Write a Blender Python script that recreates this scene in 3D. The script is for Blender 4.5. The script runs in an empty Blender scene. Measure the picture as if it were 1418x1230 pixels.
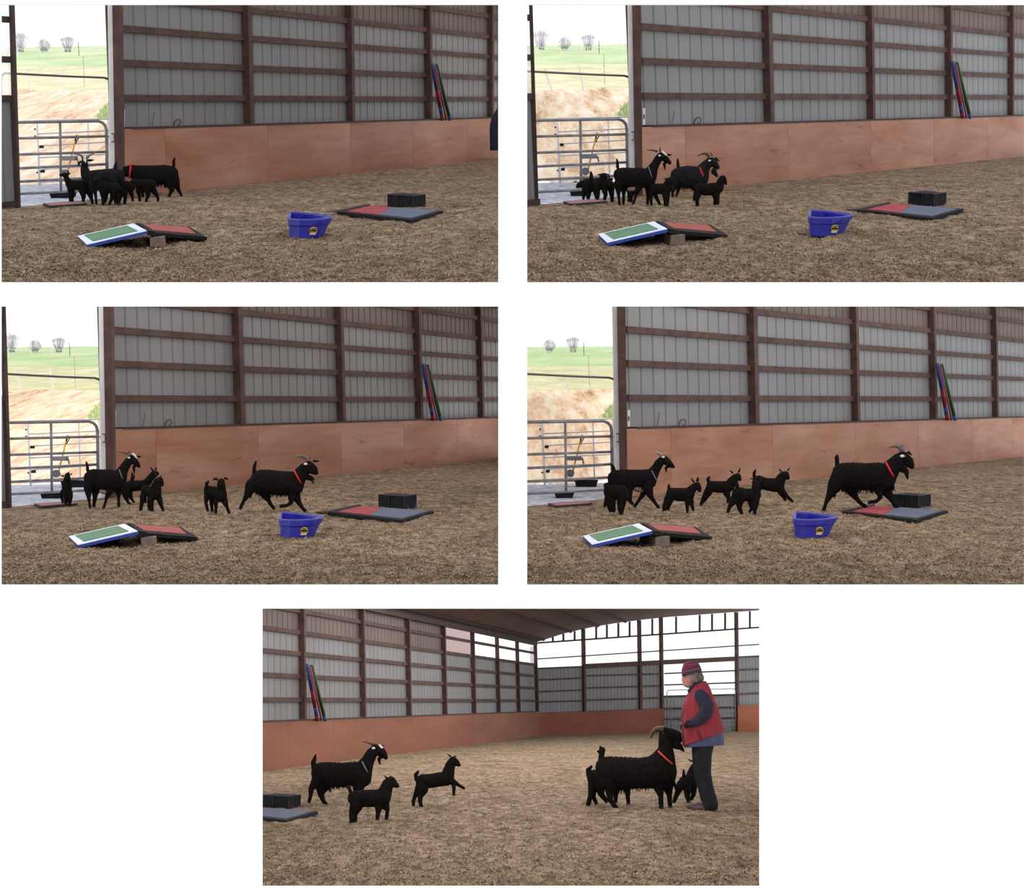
import bpy, math, random
import numpy as np
from mathutils import Vector, Matrix, noise
# ------------------------------------------------------------------ camera, sky, exposure
SC = bpy.context.scene
F = 2400.0                       # focal length in pixels of the 1418 x 1230 frame
CX, CY, EYE = 709.0, 615.0, 1.2  # eye height over every arena floor
cam = bpy.data.cameras.new('camera'); camo = bpy.data.objects.new('camera', cam); SC.collection.objects.link(camo)
cam.sensor_fit = 'HORIZONTAL'; cam.sensor_width = 36.0; cam.lens = 36.0 * F / 1418.0
cam.clip_start = 0.1; cam.clip_end = 500
camo.location = (0, 0, EYE); camo.rotation_euler = (math.radians(90), 0, 0)
SC.camera = camo
SKY = 1.28
w = bpy.data.worlds.new('overcast'); SC.world = w; w.use_nodes = True
w.node_tree.nodes['Background'].inputs[0].default_value = (0.985, 0.99, 1.0, 1)
w.node_tree.nodes['Background'].inputs[1].default_value = SKY
vs = SC.view_settings
vs.view_transform = 'Standard'; vs.look = 'None'; vs.gamma = 1.0; vs.exposure = 0.0; vs.use_curve_mapping = False
COL = SC.collection

# ------------------------------------------------------------------ the five views
class View:
    def __init__(s, rect, off, yh, lean, where):
        s.rect, s.off, s.yh, s.lean, s.where = rect, off, yh, lean, where
        s.a = math.atan((CY - yh) / F)
        s.M = Matrix.Translation((0, 0, EYE)) @ Matrix.Rotation(s.a, 4, 'X') @ Matrix.Translation((0, 0, -EYE))
        s.up = Vector((lean, 0, 1))
    def ray(s, u, v):
        x, y, z = (u - CX) / F, 1.0, (CY - v) / F
        c, n = math.cos(s.a), math.sin(s.a)
        return Vector((x, c * y + n * z, -n * y + c * z))
    def P(s, u, v, Z):                      # full-frame pixel at floor-depth Z
        r = s.ray(u, v); r = r * (Z / r.y)
        return Vector((r.x, r.y, r.z + EYE))
    def G(s, u, v, h=0.0):                  # full-frame pixel on the floor (height h)
        r = s.ray(u, v); t = (h - EYE) / r.z
        return Vector((r.x * t, r.y * t, h))
    # the same with the pixel of the first view (all four upper views share one arena layout)
    def p(s, u, v, Z): return s.P(u + s.off[0], v + s.off[1], Z)
    def g(s, u, v, h=0.0): return s.G(u + s.off[0], v + s.off[1], h)
V1 = View((1, 6, 690, 391), (0, 0), 140.0, 0.006, 'upper left picture')
V2 = View((730, 6, 1418, 391), (720.5, -2.7), 137.3, -0.052, 'upper right picture')
V3 = View((1, 424, 690, 810), (-12.6, 416), 556.0, -0.024, 'middle left picture')
V4 = View((730, 425, 1418, 810), (699.5, 415.5), 555.5, -0.024, 'middle right picture')
V5 = View((363, 843, 1052, 1228), (-173, 832), 972.0, -0.028, 'bottom picture')

# unseen overhead lamps added where arenas stacked above block the sky
def lamp(V, Z0, Z1, wd, power, name):
    vtop = V.rect[1] - 16
    um = (V.rect[0] + V.rect[2]) / 2
    a, b = V.P(um, vtop, Z0), V.P(um, vtop, Z1)
    c = (a + b) / 2; d = (b - a)
    L = bpy.data.lights.new(name, 'AREA'); L.shape = 'RECTANGLE'; L.size = wd; L.size_y = d.length
    L.energy = power; L.color = (1.0, 0.975, 0.95)
    o = bpy.data.objects.new(name, L); COL.objects.link(o)
    y = d.normalized(); x = Vector((1, 0, 0)); z = x.cross(y).normalized(); x = y.cross(z)
    m = Matrix((x, y, z)).transposed().to_4x4(); m.translation = c
    o.matrix_world = V.M @ m
def rad(wd, ln, L): return math.pi * wd * ln * L
lamp(V3, 12.2, 24, 4.2, rad(4.2, 12, 1.4), 'added_fill_lamp')
lamp(V3, 24, 38, 7.0, rad(7, 14, 1.1), 'added_fill_lamp')
lamp(V4, 12.2, 24, 4.2, rad(4.2, 12, 1.4), 'added_fill_lamp')
lamp(V4, 24, 38, 7.0, rad(7, 14, 1.1), 'added_fill_lamp')
lamp(V5, 11.5, 26, 4.2, rad(4.2, 14.5, 1.85), 'added_fill_lamp')
lamp(V5, 26, 58, 8.0, rad(8, 32, 1.6), 'added_fill_lamp')

# ------------------------------------------------------------------ materials
MATS = {}
def mat(name, c1, c2=None, scale=(4, 4, 4), rough=0.8, bump=0.0, detail=6, lo=0.35, hi=0.65, bscale=None, spec=0.3, c3=None, noise_rough=0.6, metal=0.0):
    if name in MATS: return MATS[name]
    m = bpy.data.materials.new(name); m.use_nodes = True; nt = m.node_tree; N = nt.nodes; Lk = nt.links
    b = N['Principled BSDF']; b.inputs['Roughness'].default_value = rough
    b.inputs['Specular IOR Level'].default_value = spec; b.inputs['Metallic'].default_value = metal
    b.inputs['Base Color'].default_value = (*c1, 1)
    if c2 is not None:
        tc = N.new('ShaderNodeTexCoord'); mp = N.new('ShaderNodeMapping'); mp.inputs['Scale'].default_value = scale
        nz = N.new('ShaderNodeTexNoise'); nz.inputs['Scale'].default_value = 1.0; nz.inputs['Detail'].default_value = detail
        nz.inputs['Roughness'].default_value = noise_rough
        cr = N.new('ShaderNodeValToRGB'); cr.color_ramp.elements[0].position = lo; cr.color_ramp.elements[1].position = hi
        cr.color_ramp.elements[0].color = (*c1, 1); cr.color_ramp.elements[1].color = (*c2, 1)
        if c3 is not None:
            e = cr.color_ramp.elements.new((lo + hi) / 2); e.color = (*c3, 1)
        Lk.new(tc.outputs['Object'], mp.inputs[0]); Lk.new(mp.outputs[0], nz.inputs['Vector'])
        Lk.new(nz.outputs['Fac'], cr.inputs[0]); Lk.new(cr.outputs[0], b.inputs['Base Color'])
        if bump:
            bp = N.new('ShaderNodeBump'); bp.inputs['Strength'].default_value = 1.0; bp.inputs['Distance'].default_value = bump
            Lk.new(nz.outputs['Fac'], bp.inputs['Height']); Lk.new(bp.outputs[0], b.inputs['Normal'])
    MATS[name] = m; return m
def sr(r, g, b):                 # sRGB 0-255 to linear
    f = lambda c: (c / 255 / 12.92) if c / 255 <= 0.04045 else ((c / 255 + 0.055) / 1.055) ** 2.4
    return (f(r), f(g), f(b))
def translucent(name, c, tr=0.5):
    m = bpy.data.materials.new(name); m.use_nodes = True; nt = m.node_tree; N = nt.nodes; Lk = nt.links
    N.remove(N['Principled BSDF']); out = N['Material Output']
    a = N.new('ShaderNodeBsdfTransparent'); a.inputs[0].default_value = (1, 1, 1, 1)
    t = N.new('ShaderNodeBsdfTranslucent'); t.inputs[0].default_value = (*c, 1)
    mx = N.new('ShaderNodeMixShader'); mx.inputs[0].default_value = 1 - tr
    Lk.new(a.outputs[0], mx.inputs[1]); Lk.new(t.outputs[0], mx.inputs[2]); Lk.new(mx.outputs[0], out.inputs[0])
    MATS[name] = m; return m
M_BOARD = mat('white_paint', (0.92, 0.92, 0.92), rough=0.95, spec=0.0)
M_SHAV = mat('wood_shavings_bed', sr(74, 56, 43), sr(178, 158, 134), (9, 3.6, 9), 0.95, 0.05, 12, 0.33, 0.70, c3=sr(134, 115, 95), noise_rough=0.72, spec=0.1)
def _patchy(m):
    nt = m.node_tree; N = nt.nodes; Lk = nt.links; b = N['Principled BSDF']; src = b.inputs['Base Color'].links[0].from_socket
    tc = N.new('ShaderNodeTexCoord'); mp = N.new('ShaderNodeMapping'); mp.inputs['Scale'].default_value = (1.6, 0.8, 1.6)
    nz = N.new('ShaderNodeTexNoise'); nz.inputs['Scale'].default_value = 1.0; nz.inputs['Detail'].default_value = 7; nz.inputs['Roughness'].default_value = .65
    cr = N.new('ShaderNodeValToRGB'); cr.color_ramp.elements[0].position = .36; cr.color_ramp.elements[1].position = .56
    cr.color_ramp.elements[0].color = (.74, .71, .68, 1); cr.color_ramp.elements[1].color = (1.14, 1.14, 1.15, 1)
    mx = N.new('ShaderNodeMix'); mx.data_type = 'RGBA'; mx.blend_type = 'MULTIPLY'; mx.inputs[0].default_value = 1
    Lk.new(tc.outputs['Object'], mp.inputs[0]); Lk.new(mp.outputs[0], nz.inputs['Vector']); Lk.new(nz.outputs['Fac'], cr.inputs[0])
    Lk.new(src, mx.inputs[6]); Lk.new(cr.outputs[0], mx.inputs[7]); Lk.new(mx.outputs[2], b.inputs['Base Color'])
_patchy(M_SHAV)
M_SIDE = mat('painted_steel_siding', sr(112, 111, 113), sr(124, 123, 125), (0.8, 0.8, 0.3), 0.55, 0, spec=0.3)
M_SIDEB = mat('brown_stained_shaded_siding', sr(86, 72, 66), sr(102, 84, 77), (0.8, 0.8, 0.3), 0.6)  # brown stain, and grey siding darkened in the colour where less light falls
M_TIMB = mat('brown_stained_timber', sr(66, 46, 43), sr(88, 64, 59), (6, 1.5, 6), 0.8)
M_TIMBD = mat('dark_timber', sr(52, 38, 37), sr(70, 52, 49), (6, 1.5, 6), 0.8)
M_TRANS = translucent('translucent_panel', (0.95, 0.95, 0.98), 0.55)
M_TRANSP = translucent('pinkish_translucent_panel', (0.36, 0.27, 0.27), 0.03)
def plywood():
    m = bpy.data.materials.new('plywood'); m.use_nodes = True; nt = m.node_tree; N = nt.nodes; Lk = nt.links
    b = N['Principled BSDF']; b.inputs['Roughness'].default_value = 0.6; b.inputs['Specular IOR Level'].default_value = 0.3
    tc = N.new('ShaderNodeTexCoord'); oi = N.new('ShaderNodeObjectInfo')
    add = N.new('ShaderNodeVectorMath'); add.operation = 'ADD'
    sc = N.new('ShaderNodeVectorMath'); sc.operation = 'SCALE'; sc.inputs['Scale'].default_value = 37.0
    cmb = N.new('ShaderNodeCombineXYZ'); Lk.new(oi.outputs['Random'], cmb.inputs[0]); Lk.new(oi.outputs['Random'], cmb.inputs[2])
    Lk.new(cmb.outputs[0], sc.inputs[0]); Lk.new(tc.outputs['Object'], add.inputs[0]); Lk.new(sc.outputs[0], add.inputs[1])
    def ns(scale, det, lo, hi, a, c, dist=0.0):
        mp = N.new('ShaderNodeMapping'); mp.inputs['Scale'].default_value = scale
        nz = N.new('ShaderNodeTexNoise'); nz.inputs['Scale'].default_value = 1; nz.inputs['Detail'].default_value = det; nz.inputs['Distortion'].default_value = dist
        cr = N.new('ShaderNodeValToRGB'); cr.color_ramp.elements[0].position = lo; cr.color_ramp.elements[1].position = hi
        cr.color_ramp.elements[0].color = (*a, 1); cr.color_ramp.elements[1].color = (*c, 1)
        Lk.new(add.outputs[0], mp.inputs[0]); Lk.new(mp.outputs[0], nz.inputs['Vector']); Lk.new(nz.outputs['Fac'], cr.inputs[0])
        return cr
    big = ns((0.7, 0.35, 1.6), 4, 0.3, 0.72, sr(150, 95, 68), sr(178, 134, 114), 0.6)
    grain = ns((1.2, 0.5, 9), 5, 0.3, 0.7, (0.80, 0.76, 0.74), (1.0, 1.0, 1.0), 1.2)
    spot = ns((2.2, 1.0, 7), 3, 0.66, 0.74, (1, 1, 1), (0.62, 0.52, 0.50))
    m1 = N.new('ShaderNodeMix'); m1.data_type = 'RGBA'; m1.blend_type = 'MULTIPLY'; m1.inputs[0].default_value = 1
    m2 = N.new('ShaderNodeMix'); m2.data_type = 'RGBA'; m2.blend_type = 'MULTIPLY'; m2.inputs[0].default_value = 1
    Lk.new(big.outputs[0], m1.inputs[6]); Lk.new(grain.outputs[0], m1.inputs[7])
    Lk.new(m1.outputs[2], m2.inputs[6]); Lk.new(spot.outputs[0], m2.inputs[7])
    hs = N.new('ShaderNodeHueSaturation'); ma = N.new('ShaderNodeMath'); ma.operation = 'MULTIPLY_ADD'
    ma.inputs[1].default_value = 0.16; ma.inputs[2].default_value = 0.92
    Lk.new(oi.outputs['Random'], ma.inputs[0]); Lk.new(ma.outputs[0], hs.inputs['Value']); Lk.new(m2.outputs[2], hs.inputs['Color'])
    Lk.new(hs.outputs[0], b.inputs['Base Color'])
    return m
M_PLY = plywood()
M_PLY5 = mat('orange_brown_plywood', sr(112, 61, 36), sr(140, 84, 58), (0.5, 0.25, 1.6), 0.6, lo=.3, hi=.72)
M_PLYO = mat('orange_plywood', sr(132, 68, 36), sr(148, 80, 44), (0.6, 0.6, 3), 0.6)
M_PLYR = mat('red_brown_plywood', sr(112, 55, 38), sr(128, 66, 46), (0.6, 0.6, 3), 0.6)
M_GALV = mat('galvanised_pipe', sr(104, 102, 108), sr(138, 136, 142), (9, 9, 9), 0.45, 0, spec=0.4)
M_GALVD = mat('dark_pipe', sr(84, 84, 86), rough=0.5)
M_WPIPE = mat('white_pipe', (0.85, 0.86, 0.9), rough=0.5)
M_JAMB = mat('white_weathered_timber', sr(200, 200, 202), sr(232, 230, 228), (6, 6, 1.2), 0.7)
M_FUR = mat('black_goat_fur', (0.0045, 0.004, 0.004), (0.012, 0.010, 0.010), (70, 70, 22), 0.9, 0.002, 5, spec=0.05)
M_FURG = mat('greyish_black_fur', (0.006, 0.0055, 0.006), (0.018, 0.017, 0.019), (60, 60, 20), 0.85, 0.002, 5, spec=0.08)
M_HORN = mat('grey_horn', sr(70, 62, 56), sr(112, 102, 94), (30, 30, 80), 0.5)
M_HORND = mat('dark_horn', sr(44, 34, 31), sr(84, 66, 60), (30, 30, 80), 0.5)
M_HORNW = mat('pale_horn', sr(150, 140, 130), rough=0.5)
M_HOOF = mat('hoof', (0.02, 0.012, 0.01), rough=0.5)
M_EYE = mat('eye', (0.02, 0.012, 0.005), rough=0.1, spec=0.6)
M_WHITEF = mat('white_fur', sr(208, 206, 206), rough=0.9)
M_GREYF = mat('grey_white_fur', sr(128, 124, 120), rough=0.9)
M_UDD = mat('udder_skin', sr(128, 104, 102), rough=0.7)
M_BRF = mat('brown_fur', sr(96, 66, 52), rough=0.9)
M_RED = mat('red_webbing', sr(196, 36, 46), rough=0.6)
M_ORR = mat('orange_red_webbing', sr(200, 62, 40), rough=0.6)
M_GREYC = mat('grey_webbing', sr(104, 112, 122), rough=0.6)
M_BLUE = mat('blue_plastic', sr(36, 38, 158), rough=0.42, spec=0.4)
M_BLUER = mat('scuffed_blue_rim', sr(92, 90, 150), rough=0.6)
M_YEL = mat('yellow_label', sr(196, 166, 44), rough=0.6)
M_BLK = mat('black_label', sr(30, 28, 26), rough=0.6)
M_WHT = mat('white_label', sr(200, 200, 205), rough=0.6)
M_RUB = mat('black_tape', (0.008, 0.008, 0.010), (0.022, 0.022, 0.026), (14, 14, 14), 0.85, spec=0.1)
M_PURP = mat('purple_tape', sr(74, 44, 130), rough=0.5)
M_MATR = mat('red_matting', sr(134, 46, 56), sr(156, 60, 68), (8, 8, 8), 0.9)
M_MATB = mat('blue_grey_matting', sr(72, 80, 102), sr(90, 98, 118), (8, 8, 8), 0.9)
M_GRN = mat('green_astro_matting', sr(82, 120, 94), sr(100, 138, 112), (12, 12, 12), 0.95)
M_WFR = mat('white_board_paint', sr(226, 230, 242), sr(196, 204, 222), (8, 8, 8), 0.6)
M_BLE = mat('blue_edge_paint', sr(48, 78, 176), rough=0.6)
M_RRMP = mat('faded_red_matting', sr(138, 66, 62), sr(156, 80, 74), (10, 10, 10), 0.9)
M_CONC = mat('weathered_block', sr(112, 100, 92), sr(138, 124, 112), (20, 20, 20), 0.95)
M_PAD = mat('faded_maroon_pad', sr(128, 88, 92), sr(150, 110, 112), (8, 8, 8), 0.9)
M_PADD = mat('dark_pad_edge', sr(50, 46, 50), rough=0.8)
M_GRAV = mat('blue_grey_gravel', sr(140, 144, 160), sr(196, 200, 216), (9, 4, 9), 0.95, 0.01, 10, 0.35, 0.65)
M_STRAW = mat('straw_bank', sr(190, 142, 106), sr(255, 244, 224), (3.4, 0.1, 3.4), 0.95, 0.03, 12, 0.34, 0.60, c3=sr(242, 212, 180), noise_rough=0.75)  # straw and grass washed pale in the colour to simulate overexposed daylight
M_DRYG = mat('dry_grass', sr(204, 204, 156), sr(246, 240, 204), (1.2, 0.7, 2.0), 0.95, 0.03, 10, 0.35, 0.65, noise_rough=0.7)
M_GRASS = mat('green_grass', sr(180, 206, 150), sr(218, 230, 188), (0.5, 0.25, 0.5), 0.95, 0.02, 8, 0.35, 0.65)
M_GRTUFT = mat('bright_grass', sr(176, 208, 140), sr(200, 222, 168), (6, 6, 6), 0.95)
M_TWIG = mat('bare_twigs', sr(205, 196, 212), rough=0.9)
M_TRUNK = mat('bush_base', sr(150, 138, 146), rough=0.9)
M_CHIP = mat('pale_shaving', sr(176, 156, 130), sr(132, 112, 90), (3, 3, 3), 0.9, lo=0.4, hi=0.6)
M_CHIPD = mat('dark_shaving', sr(104, 84, 68), rough=0.95)
M_FOAMR = mat('red_foam', sr(128, 36, 52), rough=0.7)
M_FOAMP = mat('rose_foam', sr(146, 66, 76), rough=0.7)
M_FOAMB = mat('blue_foam', sr(62, 72, 132), rough=0.7)
M_FOAMG = mat('green_foam', sr(24, 76, 46), rough=0.7)
M_CARTY = mat('yellow_paint', sr(232, 178, 62), rough=0.6)
M_CARTG = mat('grey_plastic', sr(128, 130, 138), rough=0.6)

# ------------------------------------------------------------------ mesh building
class MB:
    def __init__(s): s.v = []; s.f = []
    def quad(s, a, b, c, d):
        n = len(s.v); s.v += [a, b, c, d]; s.f.append((n, n + 1, n + 2, n + 3)); return s
    def hexa(s, p):                          # 8 corners: bottom 4 then top 4, same order
        n = len(s.v); s.v += list(p)
        for q in ((3, 2, 1, 0), (4, 5, 6, 7), (0, 1, 5, 4), (1, 2, 6, 5), (2, 3, 7, 6), (3, 0, 4, 7)): s.f.append(tuple(n + i for i in q))
        return s
    def box(s, c, e, ax=None):
        ax = ax or (Vector((1, 0, 0)), Vector((0, 1, 0)), Vector((0, 0, 1)))
        c = Vector(c); x, y, z = ax[0] * e[0] / 2, ax[1] * e[1] / 2, ax[2] * e[2] / 2
        return s.hexa([c - x - y - z, c + x - y - z, c + x + y - z, c - x + y - z, c - x - y + z, c + x - y + z, c + x + y + z, c - x + y + z])
    def plate(s, a, b, c, d, th, nrm=None):   # thick quad
        a, b, c, d = map(Vector, (a, b, c, d)); n = nrm or (b - a).cross(d - a).normalized()
        o = n * th
        return s.hexa([a - o, b - o, c - o, d - o, a, b, c, d])
    def tube(s, pts, r, n=8, flat=1.0, fx=None, cap=True):
        pts = [Vector(p) for p in pts]; m = len(pts)
        rs = list(r) if hasattr(r, '__len__') else [r] * m
        base = len(s.v); ref = None
        for i, p in enumerate(pts):
            t = (pts[min(i + 1, m - 1)] - pts[max(i - 1, 0)]).normalized()
            if ref is None:
                ref = Vector(fx) if fx else (Vector((0, 0, 1)) if abs(t.z) < 0.9 else Vector((1, 0, 0)))
            x = (ref - t * ref.dot(t)).normalized(); y = t.cross(x); ref = x
            for k in range(n):
                a = 2 * math.pi * k / n
                s.v.append(p + (x * math.cos(a) + y * math.sin(a) * flat) * rs[i])
        for i in range(m - 1):
            for k in range(n):
                k2 = (k + 1) % n
                s.f.append((base + i * n + k, base + i * n + k2, base + (i + 1) * n + k2, base + (i + 1) * n + k))
        if cap:
            s.f.append(tuple(base + k for k in reversed(range(n)))); s.f.append(tuple(base + (m - 1) * n + k for k in range(n)))
        return s
    def ball(s, c, r, n=10, m=7, sc=(1, 1, 1)):
        base = len(s.v); c = Vector(c)
        for i in range(m + 1):
            th = math.pi * i / m
            for k in range(n):
                ph = 2 * math.pi * k / n
                s.v.append(c + Vector((r * sc[0] * math.sin(th) * math.cos(ph), r * sc[1] * math.sin(th) * math.sin(ph), r * sc[2] * math.cos(th))))
        for i in range(m):
            for k in range(n):
                k2 = (k + 1) % n
                s.f.append((base + i * n + k, base + (i + 1) * n + k, base + (i + 1) * n + k2, base + i * n + k2))
        return s
    def build(s, name, m, parent=None, base=None, smooth=False, mw=None):
        me = bpy.data.meshes.new(name)
        b = base or Vector((0, 0, 0))
        me.from_pydata([tuple(v - b) for v in s.v], [], s.f); me.update()
        if isinstance(m, (list, tuple)):
            for q in m: me.materials.append(q)
        else: me.materials.append(m)
        if smooth: me.polygons.foreach_set('use_smooth', [True] * len(me.polygons))
        o = bpy.data.objects.new(name, me); COL.objects.link(o)
        if parent is not None: o.parent = parent
        elif mw is not None: o.matrix_world = mw
        return o
def tag(o, label, cat, group=None, kind=None):
    if label: o['label'] = label
    if cat: o['category'] = cat
    if group: o['group'] = group
    if kind: o['kind'] = kind
    return o
class Thing:
    def __init__(s, V, name, base, label=None, cat=None, group=None, kind=None):
        s.V = V; s.base = Vector(base)
        s.o = bpy.data.objects.new(name, None); COL.objects.link(s.o); s.o.empty_display_size = 0.1
        s.o.matrix_world = V.M @ Matrix.Translation(s.base)
        tag(s.o, label, cat, group, kind)
    def part(s, name, mb, m, smooth=False, label=None, parent=None):
        o = mb.build(name, m, parent or s.o, s.base, smooth)
        if label: o['label'] = label
        return o
def single(V, name, mb, m, base, label, cat, group=None, kind=None, smooth=False):
    base = Vector(base)
    o = mb.build(name, m, None, base, smooth, V.M @ Matrix.Translation(base))
    return tag(o, label, cat, group, kind)

# ------------------------------------------------------------------ white page wall with five openings
def front_board():
    Y = 10.55; mb = MB(); th = 0.02
    us = [-500, 1, 363, 690, 730, 1052, 1419.5, 1900]; vv = [-500, 6, 391, 424.3, 810, 843, 1228, 1730]
    def hole(u, v):
        for V in (V1, V2, V3, V4, V5):
            x0, y0, x1, y1 = V.rect
            if x1 == 1418: x1 = 1420
            if x0 - 0.5 < u < x1 and y0 - 0.5 < v < y1 + .5: return True
        return False
    for i in range(len(us) - 1):
        for j in range(len(vv) - 1):
            if hole((us[i] + us[i + 1]) / 2, (vv[j] + vv[j + 1]) / 2): continue
            q = [Vector(((u - CX) / F * Y, Y, EYE + (CY - v) / F * Y)) for u, v in ((us[i], vv[j + 1]), (us[i + 1], vv[j + 1]), (us[i + 1], vv[j]), (us[i], vv[j]))]
            mb.plate(*q, th, Vector((0, -1, 0)))
    o = mb.build('wall_front', M_BOARD); o['kind'] = 'structure'
    o['label'] = 'plain white wall surrounding the five arena pictures'
front_board()

# ------------------------------------------------------------------ arena floor and long wall
BASE_A = lambda u: 264 - 0.1011 * (u - 252.7)          # long-wall foot line in first-view pixels
BASE_5 = lambda u: 1068.4 - 0.128 * (u - 363)          # same in the bottom view, full-frame pixels
END_5 = lambda u: 1018.6 - 0.0205 * (u - 747)
def clump(x, y):
    a = noise.noise(Vector((x * 2.1, y * 0.8, 3.1))) * 0.022 + noise.noise(Vector((x * 5.5, y * 2.2, 7.7))) * 0.020
    return a + noise.noise(Vector((x * 14, y * 6, 1.2))) * 0.010
def floor(V, ul, ur, vb, far, nu=190, ns=210):
    mb = MB()
    for i in range(ns + 1):
        s = i / ns
        for k in range(nu + 1):
            u = ul + (ur - ul) * k / nu
            vf = far(u) - 0.6
            v = vb + (vf - vb) * (s ** 0.9)
            p = V.G(u, v)
            p.z = clump(p.x + V.rect[0], p.y + V.rect[1]) * min(1, 0.25 + (1 - s) * 3)
            mb.v.append(p)
    for i in range(ns):
        for k in range(nu):
            a = i * (nu + 1) + k; mb.f.append((a, a + 1, a + nu + 2, a + nu + 1))
    o = single(V, 'floor', mb, M_SHAV, V.G((ul + ur) / 2, vb), 'tan wood-shavings arena floor in the ' + V.where, None, kind='structure', smooth=True)
    # loose shavings lying on top
    rnd = random.Random(int(V.rect[0] * 7 + V.rect[1]))
    for nm, m, cnt, lab in (('wood_shavings', M_CHIP, 15000, 'scattered pale wood shavings on the arena floor of the '), ('dark_wood_shavings', M_CHIPD, 8000, 'scattered darker wood shavings on the arena floor of the ')):
        c = MB()
        for _ in range(cnt):
            u = rnd.uniform(ul, ur); vf = far(u) + 1.5
            v = vf + (vb - vf) * rnd.random() ** 0.8
            p = V.G(u, v); h = clump(p.x + V.rect[0], p.y + V.rect[1])
            p.z = h + 0.004
            a = rnd.uniform(0, math.pi * 2); l = rnd.uniform(0.008, 0.026); ww = l * rnd.uniform(0.3, 0.7)
            d = Vector((math.cos(a), math.sin(a) * 2.2, rnd.uniform(-0.3, 0.9))) * l
            e = Vector((-math.sin(a), math.cos(a) * 2.0, rnd.uniform(-0.2, 0.7))) * ww
            n0 = len(c.v); c.v += [p - d * .5, p + e * .5 + Vector((0, 0, .006)), p + d * .5, p - e * .5 + Vector((0, 0, .006))]; c.f.append((n0, n0 + 1, n0 + 2, n0 + 3))
        single(V, nm, c, m, V.G((ul + ur) / 2, vb), lab + V.where, 'wood shavings', kind='stuff')

class WallLine:
    def __init__(s, V, foot, ua, ub):
        s.V, s.foot = V, foot
        s.A = V.G(ua, foot(ua)); B = V.G(ub, foot(ub)); s.d = (B - s.A).normalized()
        s.n = Vector((s.d.y, -s.d.x, 0))            # towards the arena / viewer
        if s.n.y > 0: s.n = -s.n
    def t(s, u): return (s.V.G(u, s.foot(u)) - s.A).dot(s.d)
    def tat(s, u, v, off=0.0):                       # position along the wall of the point seen at (u, v) on the plane 'off' in front of it
        r = s.V.ray(u, v); O = Vector((0, 0, EYE)); nn = s.d.cross(s.V.up).normalized()
        k = (s.A + s.n * off - O).dot(nn) / r.dot(nn); p = O + r * k
        return (p - s.V.up * p.z - s.A).dot(s.d)
    def W(s, t, h, off=0.0): return s.A + s.d * t + s.V.up * h + s.n * off
    def slab(s, mb, t0, t1, h0, h1, o0, o1, h0b=None, h1b=None):
        h0b = h0 if h0b is None else h0b; h1b = h1 if h1b is None else h1b
        return mb.hexa([s.W(t0, h0, o1), s.W(t1, h0b, o1), s.W(t1, h0b, o0), s.W(t0, h0, o0), s.W(t0, h1, o1), s.W(t1, h1b, o1), s.W(t1, h1b, o0), s.W(t0, h1, o0)])
    def siding(s, t0, t1, h0, h1, pitch, ph=0.0, rib=0.022, th=0.018, h1b=None):
        mb = MB(); h1b = h1 if h1b is None else h1b
        xs = []; t = t0
        prof = []
        prof.append((t0, 0.0))
        k = math.ceil((t0 - ph) / pitch)
        while ph + k * pitch < t1:
            c = ph + k * pitch
            if c - rib > t0 and c + rib < t1:
                prof += [(c - rib, 0.0), (c - rib * 0.35, -th), (c + rib * 0.35, -th), (c + rib, 0.0)]
            k += 1
        prof.append((t1, 0.0))
        for t, o in prof:
            f = (t - t0) / (t1 - t0); hh = h1 + (h1b - h1) * f
            mb.v += [s.W(t, h0, o), s.W(t, hh, o)]
        for i in range(len(prof) - 1): mb.f.append((2 * i, 2 * i + 2, 2 * i + 3, 2 * i + 1))
        return mb

GIRTS = (1.24, 1.68, 2.11, 2.515, 2.93)
def long_wall(V, WL, ref, ur, seams, label, last=None, kick=None, ply=None):
    """ref: function mapping first-view/own pixel to t; posts given as list of t"""
    tt, posts, tend, tstart = ref
    wl = WL
    T = Thing(V, 'wall_long', wl.W(tstart, 0), label, None, kind='structure')
    bay = (posts[4] - posts[0]) / 4 if len(posts) > 4 else posts[1] - posts[0]
    top = 3.35
    T.part('steel_siding', wl.siding(tstart, tend, 0.80, GIRTS[3], bay / 12, posts[0]), M_SIDE)
    edges = [tstart] + [p for p in posts if tstart < p < tend] + [tend]
    for i in range(len(edges) - 1):
        a, b = edges[i], edges[i + 1]
        if b - a < 0.05: continue
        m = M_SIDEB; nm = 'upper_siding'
        if last and a >= last[0] - .3: m = M_TRANSP; nm = 'pinkish_translucent_panel'
        if last and a >= last[1] - .3: m = M_TRANS; nm = 'translucent_panel'
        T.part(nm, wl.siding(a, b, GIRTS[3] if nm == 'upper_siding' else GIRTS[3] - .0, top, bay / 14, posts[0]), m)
    for p in posts:
        if p > tend - .02: continue
        mb = MB(); wl.slab(mb, p - 0.06, p + 0.06, 0.80, top, 0.0, 0.115); T.part('post', mb, M_TIMB)
    for h in GIRTS:
        mb = MB(); wl.slab(mb, tstart, tend, h - 0.042, h + 0.042, 0.004, 0.05); T.part('girt', mb, M_TIMB)
    mb = MB(); wl.slab(mb, tstart, tend, 0.846, 0.87, 0.0, 0.16); T.part('kickboard_cap', mb, M_TIMBD)
    ka, kb = kick or (tstart, tend)
    ss = [ka] + [s_ for s_ in seams if ka < s_ < kb] + [kb]
    for i in range(len(ss) - 1):
        mb = MB(); wl.slab(mb, ss[i] + 0.004, ss[i + 1] - 0.004, -0.03, 0.85, 0.125, 0.15)
        T.part('plywood_sheet', mb, ply or M_PLY)
    mb = MB(); wl.slab(mb, tstart, tend, top - 0.15, top + 0.3, 0.02, 0.12); T.part('eave_beam', mb, M_TIMBD)
    return T

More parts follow.
